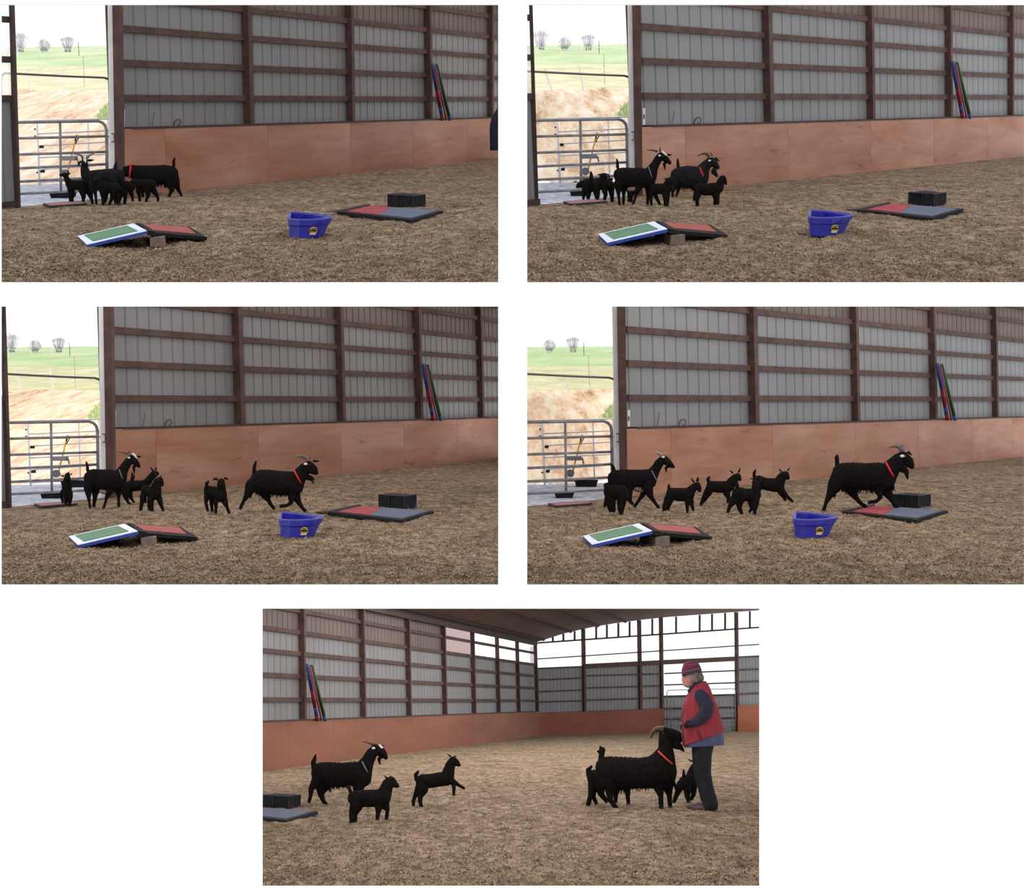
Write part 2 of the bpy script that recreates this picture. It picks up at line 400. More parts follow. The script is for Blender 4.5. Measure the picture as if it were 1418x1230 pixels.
def arena_A(V, idx):
    foot = lambda u: BASE_A(u - V.off[0]) + V.off[1]
    wl = WallLine(V, foot, 252.7 + V.off[0], 688 + V.off[0])
    t = lambda ur: wl.t(ur + V.off[0])
    # panel seams / posts are measured where the face meets the picture; foot line = kickboard face
    X0 = -0.15

    uend = min(V.rect[2] + (14 if V.rect[2] < 1000 else 60), 9999) - V.off[0]
    tend = t(uend)
    wl2 = WallLine(V, foot, 252.7 + V.off[0], 688 + V.off[0]); wl2.A = wl2.A - wl2.n * 0.15
    ta = lambda u, v, off=0.0: wl2.tat(u + V.off[0], v + V.off[1], off)
    posts = [ta(u, v) + .06 for u, v in ((337.2, 172), (479.6, 169.5), (588.2, 167), (674.4, 165))]
    sp = (posts[3] - posts[0]) / 3; posts = [posts[0] - sp] + posts + [posts[3] + sp, posts[3] + 2 * sp]
    seams = [t(231.0), t(371.7), t(486), t(573), t(647), t(647) + 2.9, t(647) + 5.8]
    long_wall(V, wl2, (t, posts, tend, ta(166.5, 120)), uend, seams, 'long barn wall of grey steel siding over plywood kickboards in the ' + V.where, kick=(t(168.5), tend))
    # floor
    ul = max(V.rect[0] - 10, V.rect[0] - 10); ur = V.rect[2] + (12 if V.rect[2] < 1000 else 20)
    floor(V, ul, ur, V.rect[3] + 7, foot)
    # ---------------- doorway
    def pbox(ub0, ub1, vb, ut0, ut1, vt, Z, dep, zoff=0.0):
        Z += zoff; q = [V.p(ub0, vb, Z), V.p(ub1, vb, Z), None, None, V.p(ut0, vt, Z), V.p(ut1, vt, Z)]
        D_ = Vector((0, dep, 0)); b0, b1, t0_, t1_ = q[0], q[1], q[4], q[5]
        return MB().hexa([b0, b1, b1 + D_, b0 + D_, t0_, t1_, t1_ + D_, t0_ + D_])
    Zj = V.g(160, BASE_A(160)).y
    T = Thing(V, 'door_1', V.g(156, 274), 'open doorway with white timber jamb in the ' + V.where, None, kind='structure')
    T.part('jamb', pbox(152.6, 160.3, 274.5, 148.8, 155.6, -2, Zj, .10, .06), M_JAMB)
    T.part('door_post', pbox(159.6, 169.6, 273.8, 155.2, 166.5, -2, Zj, .16, -.03), M_TIMB)
    T.part('latch_bracket', pbox(154, 160, 186.2, 154, 160, 184.4, Zj, .02, 0).hexa(pbox(154, 160, 197.3, 154, 160, 195.6, Zj, .02, 0).v).hexa(pbox(157.4, 158.6, 197, 157.4, 158.6, 184.6, Zj, .02, -.01).v), M_GALVD)
    # sliding door edge at the far left
    uL = V.rect[0] - 12 - V.off[0]
    if uL < 22:
        T = Thing(V, 'sliding_door', wl.W(t(max(uL, -6)), 0), 'sliding barn door with white translucent panels at left edge of the ' + V.where, 'door')
        a, b = t(max(uL, -8)), t(25)
        Zs = V.g(22, BASE_A(22)).y; T.part('door_stile', pbox(20.0, 25.6, 289.5, 11.8, 16.8, -2, Zs, .10, -.02), M_TIMBD)
        if b > a + 0.05:
            rails = (0.04, 1.23, 1.66, 2.10, 2.55)
            for h in rails:
                J = MB(); wl.slab(J, a, b, h - 0.035, h + 0.035, -0.01, 0.03); T.part('door_rail', J, M_TIMBD)
            T.part('steel_panel', wl.siding(a, b, 0.07, 1.2, 0.2), M_SIDE)
            for h0, h1 in ((1.27, 1.62), (1.70, 2.06), (2.14, 2.51), (2.59, 3.3)):
                T.part('translucent_panel', wl.siding(a, b, h0, h1, 0.2), M_TRANS)
    # ---------------- tall pipe arch
    def vplane(g0, g1):
        A, B = V.g(*g0), V.g(*g1); d = (B - A).normalized(); n = Vector((-d.y, d.x, 0))
        def at(u, v):
            r = V.ray(u + V.off[0], v + V.off[1]); o = Vector((0, 0, EYE))
            # plane spanned by d and up
            nn = d.cross(V.up).normalized()
            s_ = (A - o).dot(nn) / r.dot(nn); return o + r * s_
        return at, n
    at, _ = vplane((2, 286), (154, 272))
    L = max(1.5, uL)
    pts = []
    if uL < 2: pts = [(1.5, 284), (1.5, 108), (3.0, 104), (7.0, 101.5)]
    else: pts = [(L, 101.6)]
    pts += [(20, 102), (60, 104), (100, 106), (144, 107.6), (149, 109.2), (152, 112), (153.3, 118), (154, 180), (155.0, 271)]
    mb = MB().tube([at(*q) for q in pts], 0.0135, 8)
    single(V, 'gate_arch', mb, M_GALVD, V.g(2 if uL < 2 else L, 285), 'tall dark pipe arch framing the doorway gate in the ' + V.where, 'gate frame', smooth=True)
    # ---------------- six bar gate
    at, nrm = vplane((19, 279), (150, 272.5))
    T = Thing(V, 'pipe_gate', at(19, 278), 'galvanised six-bar pipe gate closing the doorway in the ' + V.where, 'gate')
    if uL < 12:
        fr = [(19, 268), (16, 262), (14.5, 250), (13, 190), (12.5, 181), (15.5, 172), (22, 169.5)]
    else: fr = [(L, 169.3)]
    fr += [(60, 168.8), (100, 168.2), (136, 167.7), (142, 170), (146, 174.5), (147.3, 181), (147.6, 200), (148.5, 268)]
    T.part('gate_frame', MB().tube([at(*q) for q in fr], 0.019, 10), M_GALV, True)
    Lx = 15 if uL < 12 else L
    for (yl, yr) in ((191.8, 188.7), (214.3, 210.3), (233.5, 227.4), (252.0, 245.5), (269.0, 262.5)):
        sl = (yr - yl) / (145 - 19)
        T.part('gate_bar', MB().tube([at(Lx, yl + (Lx - 19) * sl), at(147, yr + 2 * sl)], 0.0165, 8), M_GALV, True)
    T.part('gate_upright', MB().tube([at(83.2, 168.5), at(84.4, 266)], 0.0165, 8), M_GALV, True)
    mb = MB().tube([at(148, 190), at(151, 189.4), at(153.5, 186)], 0.006, 6); T.part('chain_latch', mb, M_GALVD)
    # ---------------- outer white gate
    at2, _ = vplane((51, 260), (151, 254))
    T = Thing(V, 'field_gate', at2(54, 258), 'white pipe gate standing in the yard beyond the doorway of the ' + V.where, 'gate')
    T.part('gate_upright', MB().tube([at2(50.6, 170), at2(52.5, 210), at2(54.8, 257)], 0.016, 8), M_WPIPE, True)
    T.part('gate_upright', MB().tube([at2(121.5, 168), at2(123, 225), at2(123.8, 254)], 0.012, 8), M_WPIPE, True)
    T.part('gate_upright', MB().tube([at2(149.5, 165), at2(150.5, 253)], 0.012, 8), M_WPIPE, True)
    for q in (((50.6, 167), (151, 164.7)), ((52, 185.3), (151, 181)), ((57, 201.8), (150, 196.6)), ((53.8, 218.4), (151, 213.4)), ((57, 234.8), (151, 228)), ((54.5, 253.0), (151, 246))):
        T.part('gate_bar', MB().tube([at2(*q[0]), at2(*q[1])], 0.0105, 8), M_WPIPE, True)
    for q in ((57.5, 203.3), (59, 237.2)):
        T.part('hinge_block', MB().box(at2(*q), (0.055, 0.05, 0.04)), M_BLK)
    for q in ((48.4, 179), (48.6, 188.5), (51.5, 239)):
        T.part('hinge_pin', MB().ball(at2(*q), 0.013), M_BLK)
    # ---------------- outdoors ground
    uR = 235; uu = max(uL, -10)
    def ground_strip(rows, name, m, label, nu=60, amp=0.0, cat=None):
        mb = MB(); nr = 16; R = []
        for i in range(len(rows) - 1):
            for j in range(nr): R.append((i, j / nr))
        R.append((len(rows) - 2, 1.0))
        for (i, s) in R:
            for k in range(nu + 1):
                u = uu + (uR - uu) * k / nu
                y0, Z0 = rows[i]; y1, Z1 = rows[i + 1]
                y0 = y0(u) if callable(y0) else y0; y1 = y1(u) if callable(y1) else y1
                def zz(Z, y): return V.g(u, y).y if Z is None else Z
                Za, Zb = zz(Z0, y0), zz(Z1, y1)
                pa, pb = V.p(u, y0, Za), V.p(u, y1, Zb)
                p = pa.lerp(pb, s)
                p.z += amp * noise.fractal(Vector((p.x * 1.7, p.y * 0.8, 2.0 + idx)), 0.7, 2.0, 5)
                mb.v.append(p)
        for i in range(len(R) - 1):
            for k in range(nu):
                a = i * (nu + 1) + k; mb.f.append((a, a + 1, a + nu + 2, a + nu + 1))
        return single(V, name, mb, m, V.p(100, rows[0][0](100) if callable(rows[0][0]) else rows[0][0], V.g(100, rows[0][0](100) if callable(rows[0][0]) else rows[0][0]).y if rows[0][1] is None else rows[0][1]), label + V.where, cat, kind='structure', smooth=True)
    ground_strip([(lambda u: BASE_A(u) - 0.5, None), (lambda u: min(257 - 0.03 * u, BASE_A(u) - 1.5), None)], 'gravel_yard', M_GRAV, 'blue-grey gravel yard outside the doorway of the ')
    yB = lambda u: min(257 - 0.03 * u, BASE_A(u) - 1.5)
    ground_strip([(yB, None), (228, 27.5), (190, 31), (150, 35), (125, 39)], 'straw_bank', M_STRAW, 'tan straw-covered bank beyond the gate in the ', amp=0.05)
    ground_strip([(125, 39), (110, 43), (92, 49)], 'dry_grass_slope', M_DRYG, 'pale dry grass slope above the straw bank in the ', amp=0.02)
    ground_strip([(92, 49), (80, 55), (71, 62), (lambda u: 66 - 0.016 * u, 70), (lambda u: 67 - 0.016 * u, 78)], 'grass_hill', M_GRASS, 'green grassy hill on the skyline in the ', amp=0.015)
    # grass tuft patch
    rnd = random.Random(5); mb = MB()
    for _ in range(320):
        uq = rnd.gauss(147, 7); vq = 165 - rnd.random() ** 1.2 * 22 * max(0, 1 - abs(uq - 150) / 22)
        p = V.p(uq, vq, 32.6); mb.tube([p, p + Vector((rnd.uniform(-.04, .04), 0, rnd.uniform(.03, .08)))], [0.008, 0.002], 3)
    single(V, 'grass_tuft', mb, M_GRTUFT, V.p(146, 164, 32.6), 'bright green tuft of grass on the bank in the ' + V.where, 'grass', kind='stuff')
    # bare bushes
    for bi, (uc, vb_, wv, ht, nm) in enumerate(((28.5, 73.5, 21, 30.5, 'tallest bare bush, left of three'), (61, 72.5, 20, 19.5, 'low rounded bare bush, middle of three'), (94, 71, 20, 21, 'flat-topped bare bush, right of three'))):
        if uc - wv / 2 < uL: continue
        rnd = random.Random(bi + 11); Z = 61.0; px = Z / F
        base = V.p(uc, vb_, Z)
        T = Thing(V, 'bare_bush', base, nm + ' on the hill in the ' + V.where, 'bush', 'bare bushes on the hill')
        mb = MB()
        for k in range(14):
            a = k * 0.7; mb.tube([base + Vector((math.cos(a) * 3.2 * px, math.sin(a) * 3 * px, -0.05)), base + Vector((math.cos(a) * 4.6 * px, math.sin(a) * 3 * px, (4 + k % 4) * px))], [0.5 * px, 0.15 * px], 4)
        T.part('stem_clump', mb, M_TRUNK)
        mb = MB()
        for k in range(105):
            a = rnd.uniform(0, 6.283); r = rnd.random() ** 0.5; rr = r * wv / 2
            prof = math.sqrt(max(0.02, 1 - (r * 0.92) ** 2)) if bi == 1 else (1 - 0.18 * r * r)
            tip = base + Vector((math.cos(a) * rr * px, math.sin(a) * rr * px, ht * prof * px * rnd.uniform(0.85, 1.0)))
            st = base + Vector((math.cos(a) * r * 3.6 * px, math.sin(a) * r * 3 * px, 2.5 * px))
            mid = st.lerp(tip, 0.55) + Vector((math.cos(a) * rr * 0.16 * px, math.sin(a) * rr * .16 * px, 0))
            mb.tube([st, mid, tip], [0.16 * px, 0.11 * px, 0.06 * px], 3)
            for q in range(3):
                f = rnd.uniform(0.35, 0.9); s0 = mid.lerp(tip, f)
                mb.tube([s0, s0 + Vector((rnd.uniform(-3, 3) * px, rnd.uniform(-3, 3) * px, rnd.uniform(0.8, 3.0) * px))], [0.1 * px, 0.05 * px], 3)
        T.part('twigs', mb, M_TWIG)
    # electric fence
    def stick(a, b, Z, m, r, label, name='fence_post'):
        if min(a[0], b[0]) < uL: return
        p0, p1 = V.p(*b, Z), V.p(*a, Z)
        single(V, name, MB().tube([p0 - Vector((0, 0, .02)), p1], r, 6), m, p0, label + V.where, 'fence post')
    hillp = ((24.6, 65, 24.8, 80, 55.0, 'upright white fence post below the tallest bush in the '), (54.6, 68.5, 59, 79.5, 55.5, 'leaning white fence post below the middle bush in the '),
             (84.4, 65, 85.7, 76.5, 57.5, 'thin white fence post below the right bush in the '), (141, 63, 140.6, 75.5, 58, 'white fence post on the hill nearest the door jamb, '))
    for q in hillp: stick(q[:2], q[2:4], q[4], M_WPIPE, 0.014, q[5])
    stick((108.5, 58), (109.4, 76.5), 57, M_BLK, 0.010, 'thin black fence post right of the bushes in the ')
    stick((33.6, 97.7), (43.8, 127), 38.5, M_WPIPE, 0.019, 'leaning white fence post, left one above the straw bank, ')
    stick((81.2, 94), (87.8, 126.5), 38.5, M_WPIPE, 0.019, 'leaning white fence post, right one above the straw bank, ')
    stick((115.3, 77), (117, 124), 40, mat('rusty_rod', sr(190, 140, 120)), 0.006, 'thin rusty rod standing in the dry grass of the ')
    def wire(pts, Z, label):
        pts = [q for q in pts if q[0] > uL - 1]
        if len(pts) > 1:
            single(V, 'fence_wire', MB().tube([V.p(a, b, Z) for a, b in pts], 0.006 * Z / 45, 5), M_WPIPE, V.p(*pts[0], Z), label + V.where, 'fence wire')
    wire([(-4, 68), (24.6, 67), (40, 71), (56, 71), (72, 71.5), (84.6, 67.5), (110, 68.5), (141, 66), (170, 67)], 54.5, 'white electric fence wire crossing the hilltop in the ')
    wire([(-4, 99), (34, 99), (58, 98.5), (82, 96), (110, 98), (150, 96.5), (175, 97)], 38.3, 'upper white wire over the dry grass in the ')
    wire([(-4, 113), (38, 113), (62, 115), (85, 113), (120, 116), (152, 113), (175, 113)], 38.3, 'lower white wire over the straw bank in the ')
    # cart with yellow handle
    Zc = 24.4
    T = Thing(V, 'hand_cart', V.p(91, 252, Zc), 'grey hand cart with a yellow handle beyond the gate in the ' + V.where, 'cart')
    if uL < 80:
        T.part('handle', MB().tube([V.p(104.2, 194, Zc), V.p(100, 212, Zc), V.p(92.5, 243, Zc)], 0.011, 8), M_CARTY, True, 'yellow handle')
        T.part('grip', MB().tube([V.p(106.5, 187, Zc), V.p(104.3, 195, Zc)], 0.013, 8).tube([V.p(108.8, 191.5, Zc), V.p(104.5, 199, Zc)], 0.008, 6), M_BLK, True)
        T.part('tray', MB().box(V.p(95, 219.3, Zc), (0.215, 0.16, 0.058)).tube([V.p(104, 217.5, Zc), V.p(107, 220, Zc), V.p(108.6, 227, Zc)], 0.012, 6), M_CARTG)
        T.part('axle_box', MB().box(V.p(90, 249, Zc), (0.09, 0.10, 0.05)), M_CARTG)
        T.part('wheel', MB().tube([V.p(90.3, 240, Zc) + Vector((0, -.03, 0)), V.p(90.3, 240, Zc) + Vector((0, .03, 0))], 0.055, 18), mat('grey_wheel', sr(112, 116, 126), rough=.6))
    # trough in the yard, two
    for (u0, u1, vt, vb_, lab) in ((69, 94, 267.5, 274.5, 'black feed trough lying just beyond the gate foot in the '), (97, 127, 251.5, 259, 'black feed trough farther out in the yard of the ')):
        Z = V.g((u0 + u1) / 2, vb_).y
        a, b = V.g(u0 + 1.5, vb_), V.g(u1 - 1, vb_); h = V.p(u0, vt, Z).z
        dp = Vector((0.02, 0.35, 0)); e = Vector((0.02, 0, 0))
        T = Thing(V, 'feed_trough', a, lab + V.where, 'trough', 'black feed troughs')
        o1, o2, o3, o4 = a - e + Vector((0, 0, h)), b + e + Vector((0, 0, h)), b + e + dp + Vector((0, 0, h)), a - e + dp + Vector((0, 0, h))
        mb = MB(); i_ = [a + e, b - e, b - e + dp, a + e + dp]
        for k, (p0, p1, q0, q1) in enumerate(((a, b, o2, o1), (b, b + dp, o3, o2), (b + dp, a + dp, o4, o3), (a + dp, a, o1, o4))): mb.plate(p0, p1, q0, q1, 0.012)
        mb.plate(a, b, b + dp, a + dp, 0.01); T.part('trough_body', mb, M_RUB)
        T.part('rim', MB().tube([o1, o2, o3, o4, o1], 0.009, 6), M_RUB)
    # low pad at the threshold
    c = [V.g(59.5, 285), V.g(69, 288.5), V.g(120.5, 284.5), V.g(111, 281.2)]
    T = Thing(V, 'rubber_pad', c[0], 'low maroon-topped pad on the floor inside the gate in the ' + V.where, 'pad')
    up = Vector((0, 0, 0.028))
    T.part('pad_base', MB().hexa([q for q in c] + [q + up for q in c]), M_PADD)
    ce = sum(c, Vector()) / 4
    T.part('pad_top', MB().hexa([q.lerp(ce, 0.06) + up for q in c] + [q.lerp(ce, 0.08) + up * 1.18 for q in c]), M_PAD)
    # ---------------- things on the wall
    def ws(u0, u1, v0, v1, off, mb, th=0.012):      # small plate on the siding plane
        def at3(u, v, o):
            r = V.ray(u + V.off[0], v + V.off[1]); O = Vector((0, 0, EYE)); nn = wl2.d.cross(V.up).normalized()
            return O + r * ((wl2.A + wl2.n * o - O).dot(nn) / r.dot(nn))
        q = [at3(u0, v1, off), at3(u1, v1, off), at3(u1, v0, off), at3(u0, v0, off)]
        mb.plate(*q, th, -wl2.n if False else None); return at3
    mb = MB(); at3 = ws(170.4, 173.0, 152.5, 175.5, 0.055, mb)
    T = Thing(V, 'wall_thermometer', at3(171, 175.5, 0.055), 'white strip thermometer beside the door post in the ' + V.where, 'thermometer')
    T.part('plate', mb, M_WHT)
    mb = MB(); ws(170.9, 172.2, 161, 167.5, 0.062, mb, 0.004); T.part('scale', mb, M_BLK)
    pts = [at3(u, v, 0.03) for u, v in ((240.5, 174), (242, 168.5), (245, 165.6), (248.6, 165.4), (250.3, 168), (249.5, 172), (246, 174.3))]
    single(V, 'cable_loop', MB().tube(pts, 0.006, 6), M_BLK, pts[0], 'dark cable loop on the siding above the kickboard in the ' + V.where, 'cable', smooth=True)
    pts = [at3(u, v, 0.03) for u, v in ((210.5, 174), (212.5, 164), (213.6, 155.5))]
    single(V, 'wire_stub', MB().tube(pts, 0.004, 6), M_BLK, pts[0], 'thin bent wire against the first siding bay in the ' + V.where, 'wire')
    tubes(V, at3)
    ramp(V); tub(V); mats_and_block(V)

def tubes(V, at3):
    def one(a, b, m, r, name, label, segs=None, so=0.16):
        p, q = at3(*b, so), at3(*a, so)
        T = Thing(V, 'foam_pole', p, label + V.where, 'foam pole', 'long foam poles leaning on the barn wall')
        if not segs: T.part('pole', MB().tube([p, q], r, 12), m, True)
        else:
            for (f0, f1, mm, nm) in segs: T.part(nm, MB().tube([p.lerp(q, f0), p.lerp(q, f1)], r, 12), mm, True)
    one((598.3, 88.5), (612.6, 166), None, 0.036, '', 'blue and red patched foam pole leaning leftmost in the ', [(0, .1, M_FOAMR, 'red_band'), (.1, .24, M_FOAMB, 'blue_band'), (.24, .55, M_FOAMR, 'red_band'), (.55, 1, M_FOAMB, 'blue_band')], 0.20)
    one((602.8, 92), (618.2, 166), M_FOAMP, 0.020, '', 'thin rose-red foam pole leaning between its two neighbours in the ', None, 0.28)
    one((604.3, 90), (623.2, 166), None, 0.034, '', 'dark green foam pole leaning rightmost in the ', [(0, .09, mat('teal_foam', sr(44, 90, 140)), 'teal_band'), (.09, 1, M_FOAMG, 'green_band')], 0.22)

def ramp(V):
    g, p = V.g, V.p
    # green-topped board
    A = g(107.6, 330.5); B = g(120.8, 343.5)
    ZA, ZB = A.y, B.y
    C = p(203.5, 319.5, ZB); D = p(184.7, 309.2, ZA)
    A = p(107.6, 329.2, ZA) ; B = p(120.4, 341.2, ZB); A.z += .016; B.z += .016
    T = Thing(V, 'ramp_board', B, 'white and blue sloping board with green mat on a block, ' + V.where, 'ramp')
    nrm = (B - A).cross(D - A).normalized()
    if nrm.z < 0: nrm = -nrm
    th = 0.028
    T.part('board', MB().hexa([A - nrm * th, B - nrm * th, C - nrm * th, D - nrm * th, A - nrm * .004, B - nrm * .004, C - nrm * .004, D - nrm * .004]), M_BLE, label='blue board edge')
    T.part('white_surface', MB().hexa([q - nrm * .004 for q in (A, B, C, D)] + [A, B, C, D]), M_WFR)
    f = lambda s, t_: (A.lerp(D, s)).lerp(B.lerp(C, s), t_) + nrm * 0.004
    ga = [f(.10, .12), f(.13, .86), f(.88, .86), f(.86, .12)]
    T.part('green_mat', MB().hexa([q - nrm * .004 for q in ga] + [q + nrm * .002 for q in ga]), M_GRN)
    # red ramp
    ZF = ZB + .05; ZK = ZA + .1
    a, b = p(188.5, 309.6, ZK), p(206, 321.0, ZF)
    c, d = g(287, 331.5), g(258, 322)
    d = p(262, 319.0, d.y + .5)
    T2 = Thing(V, 'red_ramp', c, 'black-edged ramp with faded red mat right of the block, ' + V.where, 'ramp')
    q = [a, b, Vector((c.x, c.y, 0.02)), Vector((d.x, d.y, max(0.02, d.z)))]
    n2 = (q[1] - q[0]).cross(q[3] - q[0]).normalized(); n2 = n2 if n2.z > 0 else -n2
    T2.part('ramp_board', MB().hexa([x - n2 * .03 for x in q] + q), M_RUB)
    ce = lambda s, t_: (q[0].lerp(q[3], s)).lerp(q[1].lerp(q[2], s), t_) + n2 * .004
    r_ = [ce(.10, .12), ce(.12, .78), ce(.86, .80), ce(.93, .10)]
    T2.part('red_mat', MB().hexa([x - n2 * .004 for x in r_] + [x + n2 * .002 for x in r_]), M_RRMP)
    # hinge strap, black tape over the ridge
    T2.part('tape_strap', MB().plate(a + n2 * .008, b + n2 * .008, b.lerp(c, .10) + n2 * .008, a.lerp(d, .12) + n2 * .008, 0.004), M_RUB)
    # block
    P0, P1 = g(208, 342.4), g(228, 341.6)
    back = Vector((-0.09, 0.55, 0)); h = 0.082
    cs = [P0, P1, P1 + back, P0 + back]
    T3 = Thing(V, 'concrete_block', P0, 'grey-brown block propping up the two ramps in the ' + V.where, 'block')
    T3.part('block', MB().hexa(cs + [x + Vector((0, 0, h)) for x in cs]), M_CONC)

def tub(V):
    g, p = V.g, V.p
    Z = g(423, 330).y
    # D-shaped flat-back corner feeder; rim outline and bottom outline, both as closed loops
    Zf, Zb = Z, Z + 0.85
    rim = [(399.0, 302.6, Zf + .25), (401.5, 303.6, Zf + .12), (415, 304.6, Zf), (432, 304.4, Zf), (448, 303.2, Zf + .1), (457.5, 301.6, Zf + .25), (461.0, 299.8, Zf + .4),
           (452, 298.2, Zb - .25), (436, 296.4, Zb - .1), (420, 294.8, Zb), (408, 293.8, Zb), (402.6, 293.8, Zb), (400, 298, Zf + .5)]
    bot = [(400.6, 326.6, Zf + .22), (402.5, 327.6, Zf + .12), (414, 329.8, Zf), (430, 329.3, Zf), (440, 327.4, Zf + .1), (446, 325.2, Zf + .2), (447.5, 323.4, Zf + .35),
           (444, 321, Zb - .25), (434, 319, Zb - .1), (422, 318, Zb), (410, 318, Zb), (405, 318, Zb), (401.5, 322, Zf + .5)]
    R = [p(*q) for q in rim]; B = []
    for (u, v, z) in bot:
        b_ = p(u, v, z); b_.z = max(-0.01, min(b_.z, 0.0)); B.append(b_)
    n = len(R)
    T = Thing(V, 'feed_tub', (B[2] + B[8]) / 2, 'bright blue plastic corner feed tub on the shavings of the ' + V.where, 'tub')
    ctr = sum(B, Vector()) / n
    mb = MB()
    lev = [B, [B[i].lerp(R[i], .62) for i in range(n)], [B[i].lerp(R[i], .66) + (R[i] - ctr).normalized() * .012 for i in range(n)], [B[i].lerp(R[i], .93) + (R[i] - ctr).normalized() * .012 for i in range(n)], R,
           [R[i] + (ctr - R[i]).normalized() * 0.022 for i in range(n)], [B[i].lerp(R[i], .6) + (ctr - B[i]) .normalized() * 0.02 for i in range(n)], [B[i].lerp(R[i], .05) + (ctr - B[i]).normalized() * 0.02 for i in range(n)]]
    for L in lev: mb.v += L
    for j in range(len(lev) - 1):
        for k in range(n): mb.f.append((j * n + k, j * n + (k + 1) % n, (j + 1) * n + (k + 1) % n, (j + 1) * n + k))
    mb.f.append(tuple((len(lev) - 1) * n + k for k in range(n)))
    T.part('tub_body', mb, M_BLUE)
    T.part('rim', MB().tube(R + [R[0]], 0.0065, 6), M_BLUER, True)
    if V.rect[1] < 0: return
    Q = p(434.7, 319, Zf + .02) - Vector((0, 0.03, 0)); px = Zf / F
    ld = T.part('label_disc', MB().tube([Q, Q + Vector((0, -.006, 0))], [5.2 * px, 5.2 * px], 18), M_YEL, label='yellow and black oval label')
    T.part('label_band', MB().box(Q + Vector((0, -.009, 0.1 * px)), (9.0 * px, .004, 2.2 * px)).box(Q + Vector((.2 * px, -.009, 2.6 * px)), (5.0 * px, .004, 1.2 * px)), M_BLK, parent=ld)
    T.part('label_strip', MB().box(Q + Vector((-1.2 * px, -.010, -4.6 * px)), (8.0 * px, .006, 2.0 * px)), M_WHT, parent=ld)

def mats_and_block(V):
    g, p = V.g, V.p
    h = 0.034
    c = [g(466.8, 297.3), g(569.6, 309.2), g(613.5, 296.2), g(507, 288.2)]
    up = Vector((0, 0, h))
    T = Thing(V, 'floor_mat', c[1], 'low black-edged platform with red and blue-grey matting in the ' + V.where, 'platform')
    T.part('base', MB().hexa(c + [x + up for x in c]), M_RUB)
    f = lambda s, t_: (c[0].lerp(c[3], t_)).lerp(c[1].lerp(c[2], t_), s) + up
    e = Vector((0, 0, .006))
    def patch(s0, s1): return [f(s0, .10), f(s1, .10), f(s1, .92), f(s0, .92)]
    q = [f(.10, .10), f(.535, .10), f(.36, .93), f(.10, .93)]
    T.part('red_mat', MB().hexa(q + [x + e for x in q]), M_MATR, label='red matting half')
    q = [f(.54, .10), f(.955, .10), f(.955, .93), f(.365, .93)]
    T.part('blue_mat', MB().hexa(q + [x + e for x in q]), M_MATB, label='blue-grey matting half')
    # brown wedge board in front left
    q = [g(449, 293.9), g(470, 295.6), g(512, 286.0), g(492, 285.6)]
    single(V, 'wedge_board', MB().hexa(q + [q[0] + e, q[1] + up * .9, q[2] + up * .9, q[3] + e]), M_TIMB, q[0], 'thin brown wedge board at left end of the platform in the ' + V.where, 'board')
    # taped black block
    P0, P1, P2 = g(537, 286.2), g(572.5, 288.8), g(589, 287.0)
    P2 = V.g(589, 286.2); P3 = P0 + (P2 - P1)
    hh = 0.142; U = Vector((0, 0, hh))
    T = Thing(V, 'taped_block', P1, 'black taped box standing behind the platform in the ' + V.where, 'box')
    m0, m3 = P0.lerp(P1, .46), P3.lerp(P2, .46)
    gp = (P1 - P0).normalized() * .006
    T.part('box_half', MB().hexa([P0, m0 - gp, m3 - gp, P3] + [x + U for x in (P0, m0 - gp, m3 - gp, P3)]), M_RUB)
    T.part('box_half', MB().hexa([m0 + gp, P1, P2, m3 + gp] + [x + U for x in (m0 + gp, P1, P2, m3 + gp)]), M_RUB)
    T.part('tape_edge', MB().tube([P0 + U, P1 + U, P2 + U], 0.006, 5).tube([P1 + U, P1], 0.005, 5).tube([P2 + U, P2], .005, 5).tube([P0 + U * .02, P0 + U], .005, 5), mat('grey_purple_tape', sr(44, 38, 60), rough=.5))
    T.part('purple_tag', MB().box(P1.lerp(P2, .25) + U * .1, (.02, .02, .02)), M_PURP); T.part('purple_tag', MB().box(P1.lerp(P2, .9) + U * .13, (.03, .02, .03)), M_PURP)

for i, V in enumerate((V1, V2, V3, V4)): arena_A(V, i)

